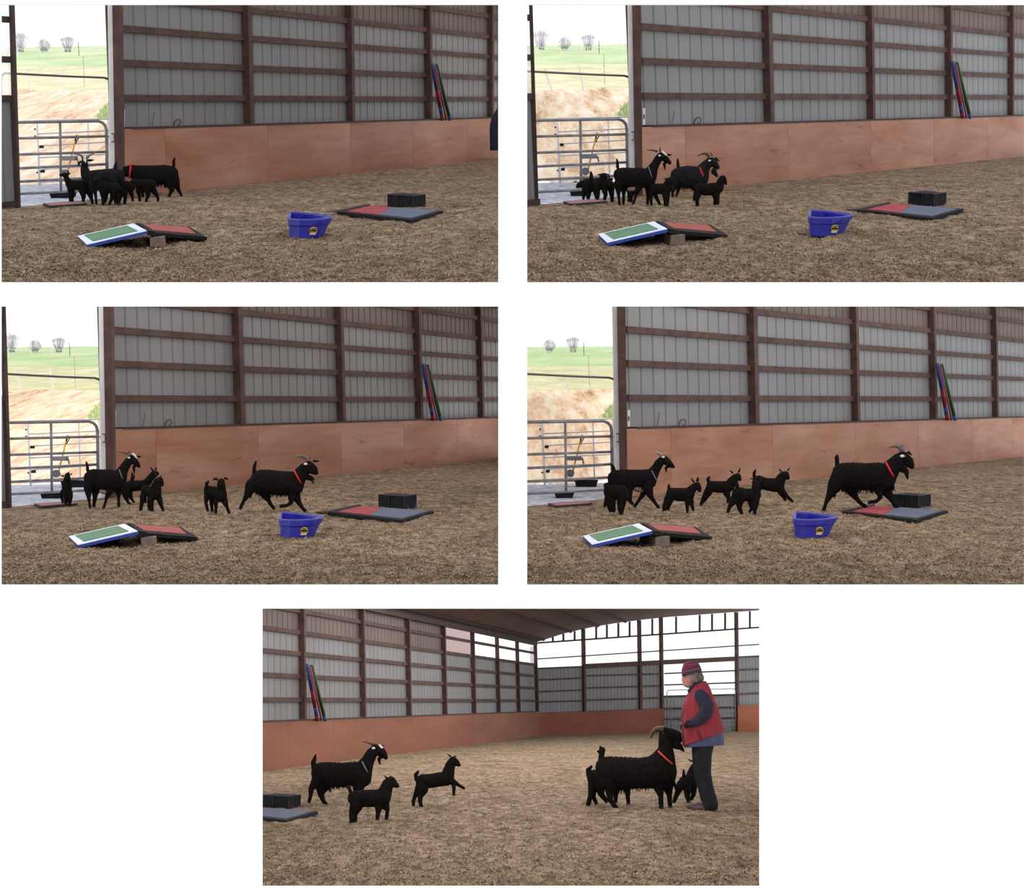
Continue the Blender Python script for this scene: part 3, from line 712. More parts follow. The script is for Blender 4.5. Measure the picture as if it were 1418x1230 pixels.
# ------------------------------------------------------------------ bottom view: long wall, end wall, roof
def arena_5():
    V = V5
    wl = WallLine(V, BASE_5, 363, 740)
    wl2 = WallLine(V, BASE_5, 363, 740); wl2.A = wl2.A - wl2.n * 0.15
    t = wl.t
    posts = [wl2.tat(u, v) + .06 for u, v in ((414.5, 997), (498.8, 994), (563, 992), (613, 990.5), (653.6, 989.5), (687.8, 988.5), (715.9, 988))]
    posts[0:0] = [2 * posts[0] - posts[1]]
    tend = wl2.tat(741.5, 955); posts.append(tend - .10)
    seams = [t(400), t(462), t(520), t(570), t(615), t(655), t(690), t(720)]
    T = long_wall(V, wl2, (t, posts, tend, t(335)), 747, seams, 'long barn wall of grey siding and orange plywood in the bottom picture', last=(wl2.tat(613, 900), wl2.tat(653, 900)), kick=(t(335), t(747.5)), ply=M_PLY5)
    # end wall
    we = WallLine(V, END_5, 747, 1040)
    wx = WallLine(V, END_5, 747, 1040)
    def at(u, v, o=0.0):
        r = V.ray(u, v); O = Vector((0, 0, EYE)); nn = we.d.cross(V.up).normalized()
        return O + r * ((we.A + we.n * o - O).dot(nn) / r.dot(nn))
    E = Thing(V, 'wall_end', at(747, 1018.6), 'far end wall with white translucent gable in the bottom picture', None, kind='structure')
    def bar(u0, v0, u1, v1, wpx, m, name, o=0.06, th=0.08, vert=False, lab=None):
        h = wpx / 2
        if vert: q = [at(u0 - h, v0, o), at(u1 - h, v1, o), at(u1 + h, v1, o), at(u0 + h, v0, o)]
        else: q = [at(u0, v0 + h, o), at(u1, v1 + h, o), at(u1, v1 - h, o), at(u0, v0 - h, o)]
        n = we.n
        return E.part(name, MB().hexa([x - n * th for x in q] + q), m)
    def ribbed(u0, v0t, v0b, u1, v1t, v1b, name, m, n=12, o=0.0):
        mb = MB(); prof = []
        for i in range(n + 1):
            f = i / n; prof += [(f - .12 / n, 0), (f, -.012), (f + .12 / n, 0)] if 0 < i < n else [(f, 0)]
        for f, d in prof:
            u = u0 + (u1 - u0) * f
            mb.v += [at(u, v0b + (v1b - v0b) * f, o + d), at(u, v0t + (v1t - v0t) * f, o + d)]
        for i in range(len(prof) - 1): mb.f.append((2 * i, 2 * i + 2, 2 * i + 3, 2 * i + 1))
        return E.part(name, mb, m)
    zx = lambda x: x / 3.153 + 700
    zy = lambda y: y / 3.153 + 840
    # siding panels (z* = coordinates read off the enlarged crop)
    ribbed(zx(128), zy(271), zy(470), zx(352), zy(262), zy(462), 'steel_siding', M_SIDE, 14)
    ribbed(zx(352), zy(262), zy(462), zx(690), zy(238), zy(450), 'steel_siding', M_SIDE, 22)
    ribbed(zx(1018), zy(222), zy(440), zx(1150), zy(215), zy(436), 'steel_siding', M_SIDE, 9)
    # translucent upper sheets: two rows and the gable
    ribbed(zx(135), zy(230), zy(273), zx(690), zy(193), zy(236), 'translucent_panel', M_TRANS, 34)
    ribbed(zx(690), zy(193), zy(236), zx(1150), zy(164), zy(214), 'translucent_panel', M_TRANS, 28)
    ribbed(zx(135), zy(161), zy(230), zx(690), zy(120), zy(193), 'translucent_panel', M_TRANS, 34)
    ribbed(zx(690), zy(120), zy(193), zx(1150), zy(89), zy(164), 'translucent_panel', M_TRANS, 28)
    roofl = [(135, 158), (250, 121), (350, 97), (470, 76), (590, 60), (700, 48), (860, 36), (1150, 15)]
    def roof_y(x):
        for a, b in zip(roofl, roofl[1:]):
            if a[0] <= x <= b[0]: return a[1] + (b[1] - a[1]) * (x - a[0]) / (b[0] - a[0])
        return roofl[-1][1]
    def rail1(x): return 160 - (x - 135) * 0.0705
    for i in range(19):
        x0 = 135 + i * 53; x1 = x0 + 53
        ribbed(zx(x0), zy(roof_y(x0)), zy(max(rail1(x0), roof_y(x0) + .1)), zx(x1), zy(roof_y(x1)), zy(rail1(x1)), 'gable_panel', M_TRANS, 3)
    for x in (210, 256, 305, 399, 446, 496, 545, 644, 748, 851, 905, 962, 1070):
        bar(zx(x), zy(rail1(x)), zx(x), zy(roof_y(x)), 1.0, M_TIMBD, 'gable_mullion', vert=True)
    for a, b, wd, nm in (((135, 160), (1150, 88.5), 2.2, 'gable_rail'), ((135, 230), (1150, 163), 1.5, 'upper_rail')):
        bar(zx(a[0]), zy(a[1]), zx(b[0]), zy(b[1]), wd, M_TIMBD, nm)
    bar(zx(135), zy(271), zx(352), zy(262), 2.0, M_TIMB, 'header')
    bar(zx(352), zy(261), zx(1018), zy(228), 6.5, M_TIMB, 'header')
    bar(zx(1018), zy(221), zx(1150), zy(215), 2.2, M_TIMB, 'header')
    for (x0, y0, x1, y1) in ((138, 321, 350, 312), (138, 373, 350, 364), (138, 417, 350, 411), (352, 303, 690, 294), (352, 356, 690, 346), (352, 409, 690, 398), (1020, 277, 1150, 272), (1020, 330, 1150, 325), (1020, 383, 1150, 377)):
        bar(zx(x0), zy(y0), zx(x1), zy(y1), 1.9, M_TIMB, 'girt', o=.05)
    bar(zx(135), zy(468), zx(690), zy(448), 1.6, M_TIMBD, 'kickboard_cap', o=.14, th=.14)
    for (x, yt, yb, wd) in ((128, 175, 468, 3.6), (350, 98, 462, 2.8), (594, 60, 452, 3.0), (689, 48, 552, 3.0), (1018, 25, 546, 2.8)):
        bar(zx(x), zy(yb), zx(x - 6), zy(yt), wd, M_TIMB if x < 200 or x > 300 else M_TIMB, 'post', o=.10, th=.12, vert=True)
    q = [at(zx(143), zy(566), .15), at(zx(694), zy(554), .15), at(zx(694), zy(448), .15), at(zx(147), zy(466), .15)]
    E.part('plywood_sheet', MB().hexa([x - we.n * .03 for x in q] + q), M_PLYR)
    q = [at(zx(1015), zy(548), .15), at(zx(1160), zy(543), .15), at(zx(1160), zy(430), .15), at(zx(1015), zy(434), .15)]
    E.part('plywood_sheet', MB().hexa([x - we.n * .03 for x in q] + q), M_PLYO)
    # door panel in the end wall
    D = Thing(V, 'door_2', at(zx(694), zy(550)), 'far sliding door with white upper panels in the bottom picture', None, kind='structure'); E0 = E; E = D
    ribbed(zx(687), zy(262), zy(392), zx(1013), zy(246), zy(384), 'translucent_panel', M_TRANSD, 20, -.02)
    ribbed(zx(687), zy(392), zy(550), zx(1013), zy(384), zy(546), 'steel_panel', M_SIDE, 20, -.02)
    for (y0, y1, wd) in ((293, 280, 2.0), (343, 333, 2.0), (393, 385, 2.6), (447, 440, 2.2), (492, 487, 2.2)):
        bar(zx(696), zy(y0), zx(1013), zy(y1), wd, M_TIMBD, 'door_rail', o=.03, th=.04)
    # pipe gate before it
    Gt = Thing(V, 'arena_gate', at(zx(705), zy(545), .5), 'grey pipe gate with tall arch before the far door of the bottom picture', 'gate')
    o = .35
    arch = [(707, 545), (705, 375), (708, 368), (716, 366), (860, 363), (990, 359), (1000, 361), (1003, 368), (1004, 540)]
    Gt.part('gate_arch', MB().tube([at(zx(x), zy(y), o) for x, y in arch], .017, 6), M_GALV, True)
    for (y0, y1) in ((440, 434), (460, 455), (482, 478), (500, 497), (520, 517), (538, 535)):
        Gt.part('gate_bar', MB().tube([at(zx(712), zy(y0), o), at(zx(1000), zy(y1), o)], .016, 6), M_GALV, True)
    for x in (722, 990): Gt.part('gate_upright', MB().tube([at(zx(x), zy(545), o), at(zx(x), zy(436), o)], .018, 6), M_GALV, True)
    # roof: from the eave of the long wall up towards the gable line
    he = (1019.2 - 903) / (1019.2 - 972) * 1.2
    c0 = at(zx(133), zy(168)); c1 = at(zx(590), zy(60), 0); c2 = at(zx(1160), zy(14), 0)
    back = -wl.d * (c0 - wl.W(t(363), 3.0)).length * 1.0
    # keep the roof inside this arena's own air space (it ends where the next storey begins)
    R = Thing(V, 'ceiling', c0, 'dark brown timber roof underside in the bottom picture', None, kind='structure')
    def clipped(a, b, n=24):                      # from wall line point a along direction to b, stop under the storey above
        pts = []
        for i in range(n + 1):
            p_ = a.lerp(b, i / n); r = p_ - Vector((0, 0, EYE)); 
            lim = V.P(709, 836, 1.0).z - EYE
            if r.z / r.y > lim: break
            pts.append(p_)
        return pts
    ribs = []
    K = 26
    for k in range(K + 1):
        f = k / K; x = 133 + (1160 - 133) * f
        ribs.append(at(zx(x), zy(roof_y(max(x, 135)) - 1), -0.05))
    for (k0, k1) in zip(range(K), range(1, K + 1)):
        a0, a1 = ribs[k0], ribs[k1]
        P0 = clipped(a0, a0 + back, 60); P1 = clipped(a1, a1 + back, 60)
        n_ = min(len(P0), len(P1))
        if n_ < 2:
            continue
        # extend the shorter to make a full strip
        mb = MB()
        A_, B_ = P0[-1], P1[-1]
        mb.plate(a0, a1, B_, A_, 0.03, Vector((0, 0, -1)))
        R.part('roof_board', mb, M_ROOF)
    for k in range(1, 11, 3):
        P0 = clipped(ribs[k] - Vector((0, 0, .02)) - wl.d * 0.3, ribs[k] + back - Vector((0, 0, .02)), 60)
        if len(P0) > 2: R.part('purlin', MB().tube([P0[0], P0[-1]], 0.05, 4), M_ROOFD)
    # eave beam of the long wall
    # floor of this view
    floor(V, 353, 1064, 1235, lambda u: BASE_5(u) if u < 747 else END_5(u))
    def at3(u, v, o=0.0):
        r = V.ray(u + V.off[0], v + V.off[1]); O = Vector((0, 0, EYE)); nn = wl2.d.cross(V.up).normalized()
        return O + r * ((wl2.A + wl2.n * o - O).dot(nn) / r.dot(nn))
    tubes(V, at3); mats_and_block(V)
M_TRANSD = translucent('cloudy_translucent_panel', (0.9, 0.9, 0.95), 0.38)
M_ROOF = mat('roof_boards', sr(78, 58, 50), sr(100, 76, 64), (1.5, 1.5, 1.5), 0.85)
M_ROOFD = mat('roof_purlin', sr(58, 42, 38), rough=0.85)
arena_5()

# ------------------------------------------------------------------ animals and people
_ico = None
def ico():
    global _ico
    if _ico is None:
        import bmesh
        bm = bmesh.new(); bmesh.ops.create_icosphere(bm, subdivisions=2, radius=1.0)
        _ico = (np.array([v.co[:] for v in bm.verts]), np.array([[v.index for v in f.verts] for f in bm.faces])); bm.free()
    return _ico
class Figure:
    """points are given as (x, y) read off an enlarged crop (origin x0, y0, scale s), plus a depth d behind (+) or before (-) the figure plane"""
    def __init__(s, V, crop, foot, name, label, cat, group=None, foot_u=None):
        s.V = V; s.x0, s.y0, s.s = crop; s.foot = foot
        u = s.x0 + (foot_u or 700) / s.s; v = s.y0 + foot / s.s; s.cu = foot_u or 700
        base = V.G(u, v); s.Z = base.y
        az = math.atan2(base.x, base.y)
        up = V.P(u, v - 10, base.y) - V.P(u, v, base.y); rt = V.P(u + 10, v, base.y) - V.P(u, v, base.y)
        s.kz = up.length / 10 / s.s; s.kx = rt.length * math.cos(az) / 10 / s.s
        roll = math.atan2(up.x, up.z)
        s.T = Thing(V, name, base, label, cat, group)
        s.T.o.matrix_world = V.M @ Matrix.Translation(base) @ Matrix.Rotation(-az, 4, 'Z') @ Matrix.Rotation(roll, 4, 'Y')
        s.T.base = Vector((0, 0, 0))
    def L(s, x, y, d=0.0):
        return Vector(((x - s.cu) * s.kx, d * s.kz, (s.foot - y) * s.kz))
    def blob(s, name, m, chains, dsq=0.8, vox=0.5, step=0.35, smooth=4, shag=0.0, label=None, parent=None):
        V0, F0 = ico(); vs_, fs = [], []; n = 0
        for ch in chains:
            ch = [tuple(c) + (0.0,) * (4 - len(c)) for c in ch]
            pts = []
            for a, b in zip(ch, ch[1:] or ch):
                a_ = np.array(a, float); b_ = np.array(b, float); dist = np.linalg.norm((b_ - a_)[[0, 1, 3]])
                k = max(1, int(math.ceil(dist / (step * max(4, min(a_[2], b_[2]))))))
                for i in range(k): pts.append(a_ + (b_ - a_) * i / k)
            pts.append(np.array(ch[-1], float))
            for x, y, r, d in pts:
                c = s.L(x, y, d); rr = r * s.kz
                sq = dsq if r > 60 * s.s / 14 else 1.0
                vs_.append(V0 * np.array([r * s.kx, rr * sq, rr]) + np.array(c)); fs.append(F0 + n); n += len(V0)
        vs_ = np.concatenate(vs_); fs = np.concatenate(fs)
        me = bpy.data.meshes.new(name)
        me.from_pydata(vs_.tolist(), [], fs.tolist()); me.update()
        o = bpy.data.objects.new(name, me); COL.objects.link(o)
        md = o.modifiers.new('r', 'REMESH'); md.mode = 'VOXEL'; md.voxel_size = vox * s.s * s.kz
        if smooth:
            sm = o.modifiers.new('s', 'SMOOTH'); sm.iterations = smooth; sm.factor = 0.5
        dg = bpy.context.evaluated_depsgraph_get(); me2 = bpy.data.meshes.new_from_object(o.evaluated_get(dg))
        bpy.data.objects.remove(o); bpy.data.meshes.remove(me)
        if shag:
            co = np.empty(len(me2.vertices) * 3); me2.vertices.foreach_get('co', co); co = co.reshape(-1, 3)
            rs = np.random.RandomState(3); no = np.array([v.normal[:] for v in me2.vertices])
            co += no * (rs.rand(len(co), 1) - 0.4) * shag * s.s * s.kz; me2.vertices.foreach_set('co', co.ravel())
        me2.polygons.foreach_set('use_smooth', [True] * len(me2.polygons)); me2.name = name
        me2.materials.clear(); me2.materials.append(m)
        o = bpy.data.objects.new(name, me2); COL.objects.link(o); o.parent = parent or s.T.o
        if label: o['label'] = label
        return o
    def tube(s, name, m, ch, n=8, flat=1.0, label=None, smooth=True):
        ch = [tuple(c) + (0.0,) * (4 - len(c)) for c in ch]
        # resample with a smooth curve
        P = []
        for i in range(len(ch) - 1):
            p0, p1, p2, p3 = (np.array(ch[max(i - 1, 0)], float), np.array(ch[i], float), np.array(ch[i + 1], float), np.array(ch[min(i + 2, len(ch) - 1)], float))
            for k in range(4):
                t = k / 4; P.append(0.5 * (2 * p1 + (p2 - p0) * t + (2 * p0 - 5 * p1 + 4 * p2 - p3) * t * t + (3 * p1 - p0 - 3 * p2 + p3) * t ** 3))
        P.append(np.array(ch[-1], float))
        mb = MB().tube([s.L(p[0], p[1], p[3]) for p in P], [max(p[2], 1) * s.kz for p in P], n, flat)
        return s.T.part(name, mb, m, smooth, label)
    def ring(s, name, m, a, b, w, r, label=None):
        cx, cy = (a[0] + b[0]) / 2, (a[1] + b[1]) / 2; hx, hy = (b[0] - a[0]) / 2, (b[1] - a[1]) / 2
        pts = [s.L(cx + hx * math.cos(t), cy + hy * math.cos(t), w * math.sin(t)) for t in [2 * math.pi * i / 24 for i in range(25)]]
        return s.T.part(name, MB().tube(pts, r * s.kz, 6, 1.0, cap=False), m, True, label)
    def loft(s, name, m, rings, n=24, label=None, sub=3, parent=None):
        R_ = [np.array(tuple(r) + (0.0,) * (6 - len(r)), float) for r in rings]; Q = []
        for i in range(len(R_) - 1):
            p0, p1, p2, p3 = R_[max(i - 1, 0)], R_[i], R_[i + 1], R_[min(i + 2, len(R_) - 1)]
            for k in range(sub):
                t = k / sub; Q.append(0.5 * (2 * p1 + (p2 - p0) * t + (2 * p0 - 5 * p1 + 4 * p2 - p3) * t * t + (3 * p1 - p0 - 3 * p2 + p3) * t ** 3))
        Q.append(R_[-1])
        mb = MB()
        for j, (xl, yl, xr, yr, dr, dc) in enumerate(Q):
            for k in range(n):
                a = 2 * math.pi * k / n; c, sn = math.cos(a), math.sin(a)
                c = math.copysign(abs(c) ** .85, c); sn = math.copysign(abs(sn) ** .85, sn)
                wr = 1 + 0.012 * math.sin(k * 3.1 + j * 0.9)
                mb.v.append(s.L((xl + xr) / 2 + (xr - xl) / 2 * c * wr, (yl + yr) / 2 + (yr - yl) / 2 * c, dc + dr * sn * wr))
        for j in range(len(Q) - 1):
            for k in range(n): mb.f.append((j * n + k, j * n + (k + 1) % n, (j + 1) * n + (k + 1) % n, (j + 1) * n + k))
        mb.f.append(tuple(reversed(range(n)))); mb.f.append(tuple((len(Q) - 1) * n + k for k in range(n)))
        return s.T.part(name, mb, m, True, label, parent)

def goat(V, crop, foot, label, torso, head, legs, tail=None, ears=(), horns=(), beard=None, collar=None, blaze=None, earpatch=None, udder=None,
         fringe=None, thigh=(), fur=None, ccol=None, kid=True, hornm=None, eye=None, group=None, extra=()):
    s14 = crop[2] / 14.18
    cu = sum(t[0] for t in torso) / len(torso)
    G_ = Figure(V, crop, foot, 'kid_goat' if kid else 'adult_goat', label + ', ' + V.where, 'goat', ('black kids of the ' if kid else 'adult goats of the ') + V.where, cu)
    fur = fur or M_FUR
    wd = (40 if kid else 70) * s14
    chains = [torso, head]
    if thigh:
        for sd in (-1, 1): chains += [[(x, y, r, sd * wd * .9)] for (x, y, r) in thigh]
    # join the neck to the chest
    t_end = min((torso[0], torso[-1]), key=lambda t: (t[0] - head[0][0]) ** 2 + (t[1] - head[0][1]) ** 2)
    chains.append([t_end[:3] + ((t_end[3],) if len(t_end) > 3 else (0,)), head[0][:3] + ((head[0][3],) if len(head[0]) > 3 else (0,))])
    feet = []
    for i, lg in enumerate(legs):
        if isinstance(lg[0], (int, float)): sd, pts = lg
        else: sd, pts = (-1 if i % 2 == 0 else 1), lg
        q = []
        for k, c in enumerate(pts):
            c = tuple(c)
            q.append(c if len(c) == 4 else c + (sd * wd * (0.75 + 0.1 * k),))
        chains.append(q); feet.append(q)
        nt = min(torso, key=lambda c: (c[0] - q[0][0]) ** 2 + (c[1] - q[0][1]) ** 2)
        r_ = min(nt[2] * .8, q[0][2] * 1.25)
        chains.append([(nt[0] * .6 + q[0][0] * .4, nt[1] * .75 + q[0][1] * .25, r_, q[0][3] * .8), q[0]])
    if tail: chains.append(tail)
    G_.blob('body', fur, chains, 0.78, 0.42 if kid else 0.5, shag=0.12 if kid else 0.2, smooth=6)
    for q in feet:
        x, y, r, d = q[-1]; px, py = q[-2][0], q[-2][1]
        a = Vector((x - px, y - py)).normalized()
        G_.T.part('hoof', MB().tube([G_.L(x - a.x * r * .2, y - a.y * r * .2, d), G_.L(x + a.x * r * .9, y + a.y * r * .9, d)], [r * .9 * G_.kz, r * 1.08 * G_.kz], 8), M_HOOF, True)
    for i, e in enumerate(ears):
        e = [c if len(c) == 4 else c + ((-20 if i == 0 else 20) * s14,) for c in e]
        G_.tube('ear', fur, e, 8, 0.45)
    for i, h in enumerate(horns):
        h = [c if len(c) == 4 else c + ((-18 if i == 0 else 18) * s14,) for c in h]
        G_.tube('horn', hornm or M_HORN, h, 8)
    if beard:
        hb = min(head, key=lambda c: (c[0] - beard[0][0]) ** 2 + (c[1] - beard[0][1]) ** 2)
        bo = G_.tube('beard', fur, [(hb[0] * .6 + beard[0][0] * .4, hb[1] * .6 + beard[0][1] * .4, beard[0][2])] + list(beard), 7, 0.6)
    if collar:
        (ax_, ay_), (bx_, by_) = collar[0], collar[1]; mx, my = (ax_ + bx_) / 2, (ay_ + by_) / 2
        ex_ = lambda x, m: m + (x - m) * 1.03
        G_.ring('collar', ccol or M_RED, (ex_(ax_, mx), ex_(ay_, my)), (ex_(bx_, mx), ex_(by_, my)), collar[2] * 1.32, collar[3])
    if blaze: G_.blob('blaze', M_WHITEF, [blaze], 1, 0.35, label='white blaze')
    if earpatch:
        x, y, r, d = earpatch; G_.T.part('ear_patch', MB().ball(G_.L(x, y, d), r * G_.kz, 8, 6, (1.1, .5, .7)), M_GREYF if kid else M_WHITEF, True, 'white ear patch')
    if udder: G_.blob('udder', M_UDD, [udder], 1, 0.4, label='pale udder')
    for (nm, m, ch, lb) in extra: G_.blob(nm, m, [ch], 1, 0.35, label=lb)
    # eyes on both sides of the head
    ex, ey, er = (eye if eye else (head[-2][0], head[-2][1] - head[-2][2] * .35, head[-2][2]))
    hd = head[-2][3] if len(head[-2]) > 3 else 0
    for sd in (-1, 1):
        G_.T.part('eye', MB().ball(G_.L(ex, ey, hd + sd * er * .86), max(5 * s14, er * .14) * G_.kz, 8, 6), M_EYE, True)
    if fringe:
        rnd = random.Random(int(cu + foot)); mb = MB()
        for (xa, ya, xb, yb, cnt, ln, wdp, dx) in fringe:
            for k in range(cnt):
                f = rnd.random(); d = rnd.uniform(-1, 1) * wdp
                x, y = xa + (xb - xa) * f, ya + (yb - ya) * f
                l = ln * 1.45 * rnd.uniform(0.45, 1.15); r0 = ln * rnd.uniform(.12, .2)
                mb.tube([G_.L(x - dx * .3 * ln, y - 0.5 * ln, d), G_.L(x, y, d), G_.L(x + dx * l + rnd.uniform(-.2, .2) * l, y + l, d)], [r0 * G_.kz, r0 * .8 * G_.kz, r0 * .15 * G_.kz], 4)
        o = G_.T.part('coat_fringe', mb, fur, True); o['kind'] = 'stuff'
    return G_

A_ = (80, 200, 14.18); B_ = (160, 200, 14.18)
goat(V1, A_, 1175, 'leftmost small black kid facing the gate with one foot on the pad', [(235, 790, 85), (330, 800, 100), (470, 805, 105), (555, 835, 95)],
     [(215, 750, 75), (175, 680, 55), (150, 615, 56), (100, 610, 40), (45, 617, 20)],
     [(-1, [(240, 880, 60), (250, 1000, 42), (245, 1090, 30), (250, 1150, 30)]), (1, [(290, 900, 50), (285, 1040, 32), (290, 1160, 28)]),
      (-1, [(480, 880, 85), (505, 1010, 50), (500, 1100, 32), (490, 1190, 34)]), (1, [(580, 880, 70), (640, 1010, 42), (675, 1100, 30), (690, 1180, 28)])],
     ears=([(195, 580, 22), (245, 590, 14)], [(185, 560, 18), (215, 540, 10)]))
goat(V1, A_, 1172, 'horned adult goat with white face blaze looking at the viewer', [(690, 640, 125), (850, 650, 160), (1030, 640, 170), (1170, 610, 150)],
     [(600, 680, 130), (550, 600, 105), (525, 500, 82), (528, 400, 72), (530, 320, 62), (532, 390, 45, -50)],
     [(-1, [(690, 800, 90), (735, 950, 40), (750, 1060, 28), (758, 1165, 28)]), (1, [(640, 800, 80), (660, 980, 36), (670, 1150, 26)]),
      (-1, [(1130, 800, 90), (1180, 1000, 35), (1190, 1150, 28)]), (1, [(1100, 800, 80), (1120, 1000, 32), (1130, 1140, 26)])],
     tail=[(1120, 500, 40), (1135, 400, 35), (1150, 340, 16)],
     ears=([(590, 325, 24, 0), (650, 328, 22, 0), (710, 312, 8, 0)], [(465, 350, 24, 0), (420, 395, 22, 0), (405, 445, 12, 0)]),
     horns=([(490, 280, 26, 0), (460, 240, 20, 0), (390, 220, 14, 0), (308, 222, 6, 0)], [(575, 280, 26, 0), (610, 245, 18, 0), (660, 215, 12, 0), (735, 185, 5, 0)]),
     blaze=[(530, 262, 22, -48), (536, 320, 34, -50), (540, 375, 22, -66)], kid=False, hornm=M_HORN, fur=M_FURG)
goat(V1, A_, 1190, 'black kid in the middle of the huddle before the white-faced goat', [(840, 820, 105), (950, 850, 110), (1080, 855, 110), (1150, 865, 95)],
     [(790, 760, 95), (750, 700, 78), (738, 730, 52, -50)],
     [(-1, [(870, 920, 60), (890, 1080, 34), (893, 1190, 32)]), (1, [(960, 920, 60), (950, 1050, 34), (930, 1130, 26)]), (-1, [(1080, 950, 65), (1060, 1070, 36), (1015, 1165, 28)]), (1, [(1120, 950, 60), (1180, 1060, 36), (1185, 1155, 28)])],
     ears=([(700, 650, 20, 0), (655, 670, 10, 0)], [(800, 650, 20, 0), (838, 680, 10, 0)]))
goat(V1, B_, 1030, 'adult goat with red collar, head lowered, beside the kickboard', [(400, 570, 150), (560, 590, 175), (760, 600, 190), (950, 590, 200), (1080, 570, 165)],
     [(330, 540, 130), (220, 550, 108), (130, 560, 92), (60, 630, 70), (0, 700, 48)],
     [(-1, [(480, 780, 80), (470, 950, 34), (470, 1080, 28)]), (1, [(520, 780, 60), (530, 950, 32), (540, 1050, 26)]),
      (-1, [(1080, 760, 110), (1110, 860, 55), (1075, 950, 30), (1045, 1010, 28)]), (1, [(1170, 690, 95), (1225, 850, 46), (1270, 940, 30), (1305, 1015, 27)])],
     tail=[(1120, 460, 42), (1145, 400, 30), (1140, 320, 34), (1165, 250, 12)], collar=((305, 400), (272, 680), 105, 16), kid=False,
     horns=([(110, 500, 30), (40, 470, 24), (-60, 520, 12)],), ears=([(170, 530, 22, -90), (150, 600, 10, -100)],), fringe=((700, 790, 1000, 800, 60, 45, 90, -.2), (1040, 800, 1160, 800, 30, 70, 80, .1)))
goat(V1, B_, 1160, 'small black kid squeezed at the huddle centre under the red collar', [(110, 820, 100), (190, 820, 112), (290, 830, 105)], [(330, 770, 75), (360, 720, 55), (390, 740, 40)],
     [(-1, [(110, 920, 60), (85, 1060, 36), (70, 1150, 30)]), (-1, [(190, 950, 55), (190, 1060, 36), (180, 1160, 32)]), (1, [(300, 930, 55), (330, 1020, 34), (338, 1095, 26)])], ears=([(340, 690, 14), (310, 660, 6)],))
goat(V1, B_, 1122, 'rightmost black kid standing before the red-collared goat', [(470, 790, 100), (580, 790, 108), (700, 790, 102)], [(430, 770, 85), (370, 740, 62), (330, 780, 44)],
     [(1, [(450, 900, 60), (465, 1000, 36), (475, 1110, 28)]), (-1, [(620, 880, 80), (645, 980, 45), (615, 1060, 32), (600, 1115, 29)]), (1, [(725, 870, 75), (800, 980, 44), (835, 1050, 29), (835, 1108, 28)])],
     tail=[(770, 730, 26), (798, 780, 18)], ears=([(390, 690, 16), (420, 650, 7)],))

C_ = (790, 200, 14.18); D_ = (840, 200, 14.18); E_ = (920, 200, 14.18)
goat(V2, C_, 1095, 'leftmost black kid seen from behind standing on the pad, head turned left', [(385, 790, 125, -40), (380, 780, 125, 50), (320, 775, 110, 110)],
     [(270, 790, 80, 120), (190, 790, 64, 120), (140, 830, 40, 120)],
     [(0, [(270, 900, 50, 60), (262, 1000, 36, 60), (252, 1085, 28, 60)]), (0, [(355, 900, 75, -50), (350, 1010, 46, -50), (345, 1088, 34, -50)]), (0, [(490, 880, 75, -50), (515, 1000, 48, -50), (515, 1088, 40, -50)])],
     tail=[(405, 700, 40, -110), (410, 610, 38, -120), (400, 545, 24, -110)], ears=([(125, 730, 16, 100), (55, 745, 7, 90)], [(180, 730, 16, 150), (200, 715, 8, 150)]))
goat(V2, C_, 1140, 'second black kid from left with drooping ears, one leg off the pad', [(600, 790, 110), (700, 800, 112), (790, 815, 88)], [(630, 700, 85), (645, 620, 62), (700, 610, 45), (690, 640, 40, -40)],
     [(-1, [(535, 880, 52), (540, 1000, 40), (530, 1085, 30)]), (-1, [(670, 900, 62), (690, 980, 44), (668, 1085, 32)]), (1, [(800, 900, 66), (815, 1020, 44), (820, 1145, 32)])],
     ears=([(600, 590, 24, 0), (535, 598, 9, 0)], [(730, 585, 22, 0), (768, 660, 10, 0)]), earpatch=(712, 615, 16, -50))
goat(V2, D_, 1128, 'black kid mostly hidden behind the grey-collared adult', [(450, 850, 90), (590, 850, 92)], [(620, 820, 60), (640, 780, 50), (660, 780, 36)],
     [(-1, [(460, 950, 60), (455, 1040, 48), (452, 1120, 44)]), (1, [(500, 950, 50), (490, 1040, 30), (490, 1110, 26)])])
goat(V2, D_, 1195, 'grey-collared adult goat with white forehead and swept-back horns', [(260, 590, 130), (340, 640, 190), (500, 655, 200), (680, 660, 205), (790, 680, 185)],
     [(850, 600, 150), (900, 490, 108), (960, 390, 84), (1010, 300, 84), (1060, 245, 82), (1130, 275, 72), (1185, 325, 54), (1238, 375, 36)],
     [(-1, [(240, 780, 95), (232, 930, 46), (240, 1040, 26), (255, 1180, 27)]), (1, [(335, 850, 65), (335, 1000, 32), (330, 1165, 27)]),
      (-1, [(640, 830, 75), (580, 960, 40), (555, 1070, 26), (510, 1195, 28)]), (1, [(810, 850, 65), (808, 1000, 32), (805, 1185, 28)])],
     tail=[(215, 440, 34), (215, 370, 30), (208, 310, 22), (195, 275, 8)], ears=([(1190, 205, 16, 30), (1230, 225, 18, 50), (1272, 212, 6, 60)],),
     horns=([(1000, 150, 24), (900, 126, 16), (785, 115, 5)], [(1040, 160, 20), (1050, 100, 14), (1057, 65, 6)]), blaze=[(1095, 160, 22, -16), (1130, 190, 26, -20), (1168, 232, 16, -16)],
     beard=[(1130, 400, 32), (1140, 450, 24), (1145, 512, 8)], collar=((820, 440), (905, 705), 95, 10), ccol=M_GREYC, earpatch=(1035, 230, 26, -72), udder=[(450, 880, 45, -30), (530, 870, 50, -40)], kid=False, thigh=((230, 780, 95),), eye=(1105, 250, 70),
     hornm=M_HORND)
